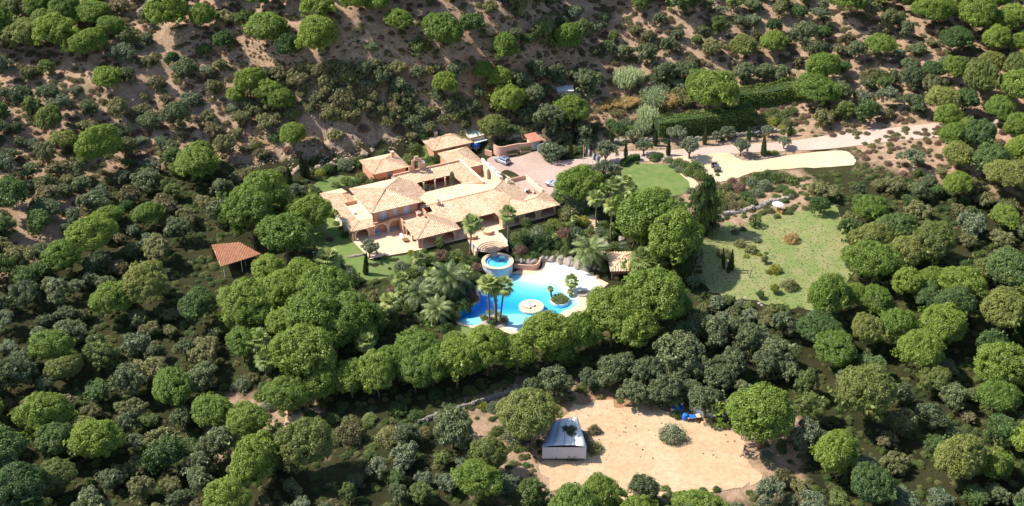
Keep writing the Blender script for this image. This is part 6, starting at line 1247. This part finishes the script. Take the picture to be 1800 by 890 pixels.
for bx, by, ty, lb in [(1272,473,439,'left of the three thin cypresses on the grass field'),(1279.5,480,447,'middle and nearest of the three thin cypresses on the grass field'),(1287,476,443,'right of the three thin cypresses on the grass field')]: upright('cypress', bx, by, ty, 6, '', label=lb)
upright('conifer', 1236, 408, 320, 46, '', label='tall dark conifer at the top left corner of the grass field', name='conifer', cat='conifer'); upright('conifer', 1198, 497, 434, 20, '', label='dark narrow conifer right of the bushy fan palms', name='conifer', cat='conifer'); upright('conifer', 1206, 500, 446, 16, '', label='second dark narrow conifer beside the pale grey tree', name='conifer', cat='conifer')
plant('oak', 1224, 455, 40, '', 1.75, 'grey', label='tall pale grey green tree at the left edge of the field'); plant('oak', 1218, 495, 30, '', 1.1, 'grey', label='lower pale grey tree beside the dark narrow conifers')
# below the field
for x, y, w, f in [(1258,533,42,'grey'),(1240,545,34,'scrub'),(1280,528,30,'green'),(1300,535,24,'grey'),(1315,538,26,'green'),(1290,552,36,'scrub'),(1320,556,36,'olive'),(1350,550,34,'scrub'),(1375,545,30,'green'),(1345,565,34,'scrub'),(1270,560,34,'olive'),(1235,565,36,'deep'),(1215,550,34,'deep')]: plant('scrub', x, y, w, {'grey': 'grey green', 'scrub': 'olive green', 'green': 'fresh green', 'olive': 'silvery', 'deep': 'dark green'}[f] + ' tree below the grass field', 1.0, f)
# reeds and golden grass
for x, y, w, hk, f, d in [(1140,205,36,1.9,'reed','tall pale green giant reeds'),(1130,225,28,1.8,'reed','tall pale green giant reeds'),(1100,140,40,1.8,'reed','tall pale green giant reeds'),(1118,135,30,1.7,'reed','tall pale green giant reeds'),(1150,175,44,1.5,'reed','pale plumed reeds'),(1172,180,36,1.4,'straw','pale tan plumed reeds'),(1160,160,30,1.3,'grey','grey green reeds'),(1195,165,34,1.2,'scrub','thin green reeds'),(1080,180,30,.9,'straw','golden dry grass clump'),(1098,182,32,.9,'straw','golden dry grass clump'),(1065,186,22,.9,'straw','golden dry grass clump'),(1112,178,24,.9,'straw','golden dry grass clump'),(1085,198,26,.8,'scrubdry','dull dry grass clump')]: plant('reed', x, y, w, d, hk, f)
# bottom foreground
for x, y, w, f, d in [(471,712,30,'grey','bluish grey shrub'),(585,734,28,'green','round green shrub'),(617,742,36,'scrub','rounded pale shrub'),(650,735,28,'palm','pale leafed shrub'),(560,758,34,'scrub','dull green shrub'),(612,762,56,'scrubdry','pale grey foreground shrub'),(685,765,50,'scrub','dull green shrub'),(590,770,34,'green','green shrub'),(423,676,34,'grey','grey grass like shrub'),(440,665,28,'scrub','dull green shrub'),(465,680,28,'deep','dark shrub'),(455,695,24,'green','leafy shrub'),(520,715,30,'deep','dark shrub'),(545,728,26,'deep','dark shrub'),(535,700,30,'deep','dark shrub'),(825,685,26,'green','leafy shrub in the shade'),(848,712,20,'yellow','small yellow green shrub'),(868,715,26,'grey','grey green shrub'),(875,755,24,'green','low green shrub'),(1182,760,50,'olive','silvery foreground bush'),(1020,768,34,'scrubdry','pale twiggy shrub on the tarpaulin'),(1045,755,24,'scrubdry','thin yellowish shrub'),(972,786,40,'scrubdry','pale twiggy shrub'),(1005,792,40,'green','leafy bush'),(1042,786,34,'scrub','dull green shrub'),(905,762,46,'olive','grey green foreground bush'),(745,760,30,'scrub','dull green shrub'),(730,730,30,'deep','dark shrub'),(765,690,30,'deep','dark shrub'),(700,720,34,'deep','dark shrub'),(1225,735,16,'green','leafy bush by the blue barrel'),(1190,728,24,'green','leafy bush by the blue barrel'),(445,640,26,'deep','dark shrub'),(1310,655,30,'deep','dark shrub')]: plant('shrub', x, y, w, d, random.uniform(.9, 1.2), f)
# labels: what it is, where it stands, and its turn when several alike stand together
seen = {}
for o, d, w, x, y in REG: seen.setdefault((d, w, ''), []).append((x, y, o))
for o, d in BREG: x, y = proj(np.array(o.location)); seen.setdefault((d, '', 'b'), []).append((x, y, o))
ORD = ['leftmost', 'second from left', 'third from left', 'fourth from left', 'fifth from left', 'sixth from left', 'seventh from left', 'eighth from left', 'ninth from left', 'tenth from left'] + ['%dth from left' % k for k in range(11, 40)]
for (d, w, b), L in seen.items():
    L.sort(key=lambda q: q[0])
    for i, (x, y, o) in enumerate(L):
        s = d + (' ' + w if w else ''); n = len(L)
        if n == 2: s += ', the ' + ('left' if i == 0 else 'right') + ' of two'
        elif n > 2: s += ', ' + (ORD[i] if i < n - 1 else 'rightmost') + ' of ' + str(n)
        while len(s.split()) > 16 and ' the ' in s: s = s.replace(' the ', ' ', 1)
        o['label'] = s
        if n > 1 and not b: o['group'] = d
# ------------------------------------------------------------------ wood beyond, undergrowth, grass (masses nobody could count)
def scatter(name, pts, scl, idx, meshes, mats=None):
    hid = bpy.data.collections.new(name + '_sources')
    for i, (me, m) in enumerate(meshes):
        o = bpy.data.objects.new('%s_source_%02d' % (name, i), me); hid.objects.link(o)
        if m: setmat(o, m)
    me = bpy.data.meshes.new(name); me.vertices.add(len(pts)); me.vertices.foreach_set('co', np.asarray(pts, np.float32).ravel())
    for nm, ty, v in (('scl', 'FLOAT_VECTOR', np.asarray(scl, np.float32)), ('rotz', 'FLOAT_VECTOR', np.c_[np.zeros((len(pts), 2)), rng.random(len(pts)) * 6.283].astype(np.float32)), ('idx', 'INT', np.asarray(idx, np.int32))):
        a = me.attributes.new(nm, ty, 'POINT'); a.data.foreach_set('vector' if ty == 'FLOAT_VECTOR' else 'value', v.ravel())
    o = link(name, me, kind='stuff'); g = bpy.data.node_groups.new(name, 'GeometryNodeTree'); g.interface.new_socket('Geometry', in_out='INPUT', socket_type='NodeSocketGeometry'); g.interface.new_socket('Geometry', in_out='OUTPUT', socket_type='NodeSocketGeometry')
    gi, go = g.nodes.new('NodeGroupInput'), g.nodes.new('NodeGroupOutput'); ip = g.nodes.new('GeometryNodeInstanceOnPoints'); ci = g.nodes.new('GeometryNodeCollectionInfo'); ci.inputs[0].default_value = hid; ci.inputs[1].default_value = True; ci.inputs[2].default_value = True
    def na(n, t): x = g.nodes.new('GeometryNodeInputNamedAttribute'); x.data_type = t; x.inputs[0].default_value = n; return x.outputs[0]
    g.links.new(gi.outputs[0], ip.inputs['Points']); g.links.new(ci.outputs[0], ip.inputs['Instance']); ip.inputs['Pick Instance'].default_value = True
    g.links.new(na('idx', 'INT'), ip.inputs['Instance Index']); g.links.new(na('rotz', 'FLOAT_VECTOR'), ip.inputs['Rotation']); g.links.new(na('scl', 'FLOAT_VECTOR'), ip.inputs['Scale']); g.links.new(ip.outputs[0], go.inputs[0])
    md = o.modifiers.new('scatter', 'NODES'); md.node_group = g; return o
def joined(sp, i): # crown only, as scatter source
    return VAR[sp][i][0]
xs = rng.uniform(-330, 330, 60000); ys = rng.uniform(135, 760, 60000); zs = hs(xs, ys); px, py = proj(np.c_[xs, ys, zs + 3])
out = ((px < 395) | (px > 1408) | (py < 100) | (py > 795)) & (px > -400) & (px < 2200) & (py > -60)
# keep drive, field and yards open where they run on past the photograph's edge
for poly in (((1380,222),(1640,190),(1640,250),(1530,312),(1380,312)), ((1380,365),(1485,360),(1495,530),(1380,540)), ((960,760),(1350,760),(1330,860),(940,860)), ((290,412),(478,412),(478,530),(290,530))): out &= ~inpoly(px, py, poly)
clear = np.array([noise.noise(Vector((x * .011, y * .011, 3.3))) for x, y in zip(xs, ys)]); keep = out & (clear < .6)
P, Rr, I, Bk = [], [], [], {}
for x, y, z, c in zip(xs[keep], ys[keep], zs[keep], clear[keep]):
    e = noise.noise(Vector((x * .02, y * .02, 9.0))); pine_ = (e > .12) == (rng.random() < .85); r = rng.uniform(3.0, 5.4) if pine_ else rng.uniform(1.8, 4.2); k = (int(x // 8), int(y // 8))
    if any((x - a) ** 2 + (y - b) ** 2 < (.74 * (r + q)) ** 2 for i in (-1, 0, 1) for j in (-1, 0, 1) for a, b, q in Bk.get((k[0] + i, k[1] + j), ())): continue
    Bk.setdefault(k, []).append((x, y, r)); P.append((x, y, z)); a_ = rng.uniform(.82, 1.2); Rr.append((r * a_, r / a_, r * rng.uniform(.8, 1.2))); I.append(rng.integers(0, 7) if pine_ else rng.integers(7, 19))
scatter('woodland', P, Rr, I, [(joined('pine', i), F['pine'] if i % 3 else F['pine2']) for i in range(6)] + [(joined('pine', 3), F['deep'])] + [(joined('oak', i), F[('oak', 'scrub', 'oak', 'deep', 'oak', 'green')[i]]) for i in range(6)] + [(joined('scrub', i), F[('scrub', 'grey', 'scrub', 'oak', 'scrubdry')[i]]) for i in range(5)] + [(joined('olive', 0), F['olive'])])
# undergrowth under the groves and low scrub on the slope
ox = rng.uniform(-230, 230, 90000); oy = rng.uniform(150, 480, 90000); oz = hs(ox, oy); qx, qy = proj(np.c_[ox, oy, oz]); inn = (qx > -150) & (qx < 1950) & (qy > -60) & (qy < 960)
for poly in (((545,430),(560,320),(700,250),(860,215),(1010,250),(1000,350),(990,385),(900,430),(893,445),(870,475),(730,448),(650,490),(560,445)), ((1000,262),(1400,240),(1500,240),(1500,300),(1260,322),(1180,350),(1090,340),(1080,290),(1000,300)), ((1225,430),(1245,405),(1345,378),(1490,362),(1490,535),(1400,545),(1310,528),(1235,505)), ((795,590),(795,535),(850,480),(900,455),(960,440),(1060,465),(1115,470),(1115,500),(1000,575),(880,598)), ((975,730),(1010,700),(1150,712),(1330,765),(1400,860),(930,860)), ((395,420),(470,420),(470,480),(395,480)), ((495,735),(510,705),(535,715),(555,800),(490,800))): inn &= ~inpoly(qx, qy, poly)
bare = [((520,185),(560,185),(590,235),(600,290),(480,330),(405,340),(405,235),(500,245)), ((790,118),(850,118),(860,150),(830,190),(790,170)), ((600,225),(700,225),(700,260),(600,285))]
hill = oz > 6.2; bare_ = np.zeros(len(ox), bool)
for poly in bare: bare_ |= inpoly(qx, qy, poly)
cl = np.array([noise.noise(Vector((x * .06, y * .06, 1.7))) for x, y in zip(ox, oy)]); inn &= np.where(hill, (cl > -.3) & (rng.random(len(ox)) < .5), rng.random(len(ox)) < .5); inn &= ~bare_ | (rng.random(len(ox)) < .15)
gp = np.c_[ox, oy, oz - .05][inn]; hl = hill[inn]; sc_ = rng.uniform(.35, 1.0, len(gp)); sc_ = np.where(hl, sc_ * 1.15, sc_)
scatter('undergrowth', gp, np.c_[sc_, sc_, sc_ * rng.uniform(.7, 1.1, len(gp))], np.where(hl, rng.integers(3, 6, len(gp)), rng.integers(0, 4, len(gp))), [(VAR['shrub'][0][0], F['deep']), (VAR['shrub'][1][0], F['green']), (VAR['shrub'][2][0], F['green']), (VAR['shrub'][3][0], F['scrub']), (VAR['shrub'][4][0], F['scrubdry']), (VAR['shrub'][0][0], F['brown'])])
# grass tufts on the field and lawns
gx = rng.uniform(20, 100, 16000); gy = rng.uniform(215, 300, 16000); gz = hs(gx, gy); qx, qy = proj(np.c_[gx, gy, gz]); k = inpoly(qx, qy, ((1228,425),(1245,408),(1275,398),(1310,392),(1345,380),(1395,372),(1470,362),(1490,530),(1400,545),(1360,535),(1310,528),(1262,520),(1235,505),(1215,470)))
gp = np.c_[gx, gy, gz + .06][k]; s_ = rng.uniform(.12, .3, len(gp)); scatter('field_grass', gp, np.c_[s_, s_, s_ * .35], rng.integers(0, 3, len(gp)), [(VAR['tuft'][0][0], M['field']), (VAR['tuft'][1][0], M['field']), (VAR['tuft'][2][0], M['lawn'])])

# loose scree and dead grass on the cut bank and bare slope
bx_ = rng.uniform(-75, 40, 40000); by_ = rng.uniform(290, 345, 40000); bz = hs(bx_, by_); qx, qy = proj(np.c_[bx_, by_, bz]); k = inpoly(qx, qy, ((405,300),(405,225),(520,215),(600,225),(760,205),(860,205),(960,215),(960,250),(900,245),(860,225),(760,240),(700,262),(620,290),(540,312),(480,330))); cl = np.array([noise.noise(Vector((x * .15, y * .15, 5.5))) for x, y in zip(bx_, by_)]); k &= (cl > -.1) & (rng.random(len(cl)) < .5)
gp = np.c_[bx_, by_, bz][k]; s_ = rng.uniform(.1, .5, len(gp)) ** 1.4; scatter('scree', gp, np.c_[s_ * 1.3, s_, s_ * .7], rng.integers(0, 6, len(gp)), [(m_, M['bankrock']) for m_ in ROCKS])
hx = rng.uniform(-95, 60, 26000); hy = rng.uniform(295, 400, 26000); hz_ = hs(hx, hy); qx, qy = proj(np.c_[hx, hy, hz_]); k = (hz_ > 6.0) & (qx > 330) & (qx < 1150) & (qy > 60); cl = np.array([noise.noise(Vector((x * .09, y * .09, 8.5))) for x, y in zip(hx, hy)]); k &= (cl > -.05) & (rng.random(len(cl)) < .6)
gp = np.c_[hx, hy, hz_][k]; s_ = rng.uniform(.25, .7, len(gp)); scatter('dead_grass', gp, np.c_[s_, s_, s_ * .8], rng.integers(0, 3, len(gp)), [(VAR['tuft'][0][0], F['scrubdry']), (VAR['tuft'][1][0], F['straw']), (VAR['tuft'][2][0], F['brown'])])
# weeds, pebbles and litter on the bare yards and paths
yx = rng.uniform(-75, 85, 40000); yy = rng.uniform(176, 300, 40000); yz = hs(yx, yy); qx, qy = proj(np.c_[yx, yy, yz]); k = inpoly(qx, qy, ((960,735),(1000,700),(1200,712),(1320,765),(1300,810),(960,815))) | inpoly(qx, qy, ((495,735),(510,705),(540,715),(555,800),(490,800))) | inpoly(qx, qy, ((835,720),(900,690),(985,700),(960,800),(840,790))); cl = np.array([noise.noise(Vector((x * .2, y * .2, 2.5))) for x, y in zip(yx, yy)]); k &= rng.random(len(yx)) < np.clip(.05 + .5 * cl, .03, .4)
gp = np.c_[yx, yy, yz + .07][k]; s_ = rng.uniform(.08, .3, len(gp)); ix = rng.integers(0, 5, len(gp)); s_ = np.where(ix > 2, s_ * .5, s_); scatter('yard_weeds', gp, np.c_[s_ * 1.3, s_, s_ * .7], ix, [(VAR['tuft'][0][0], F['scrubdry']), (VAR['tuft'][1][0], F['straw']), (VAR['tuft'][2][0], F['scrub']), (ROCKS[0], M['bankrock']), (ROCKS[3], M['bankrock'])])
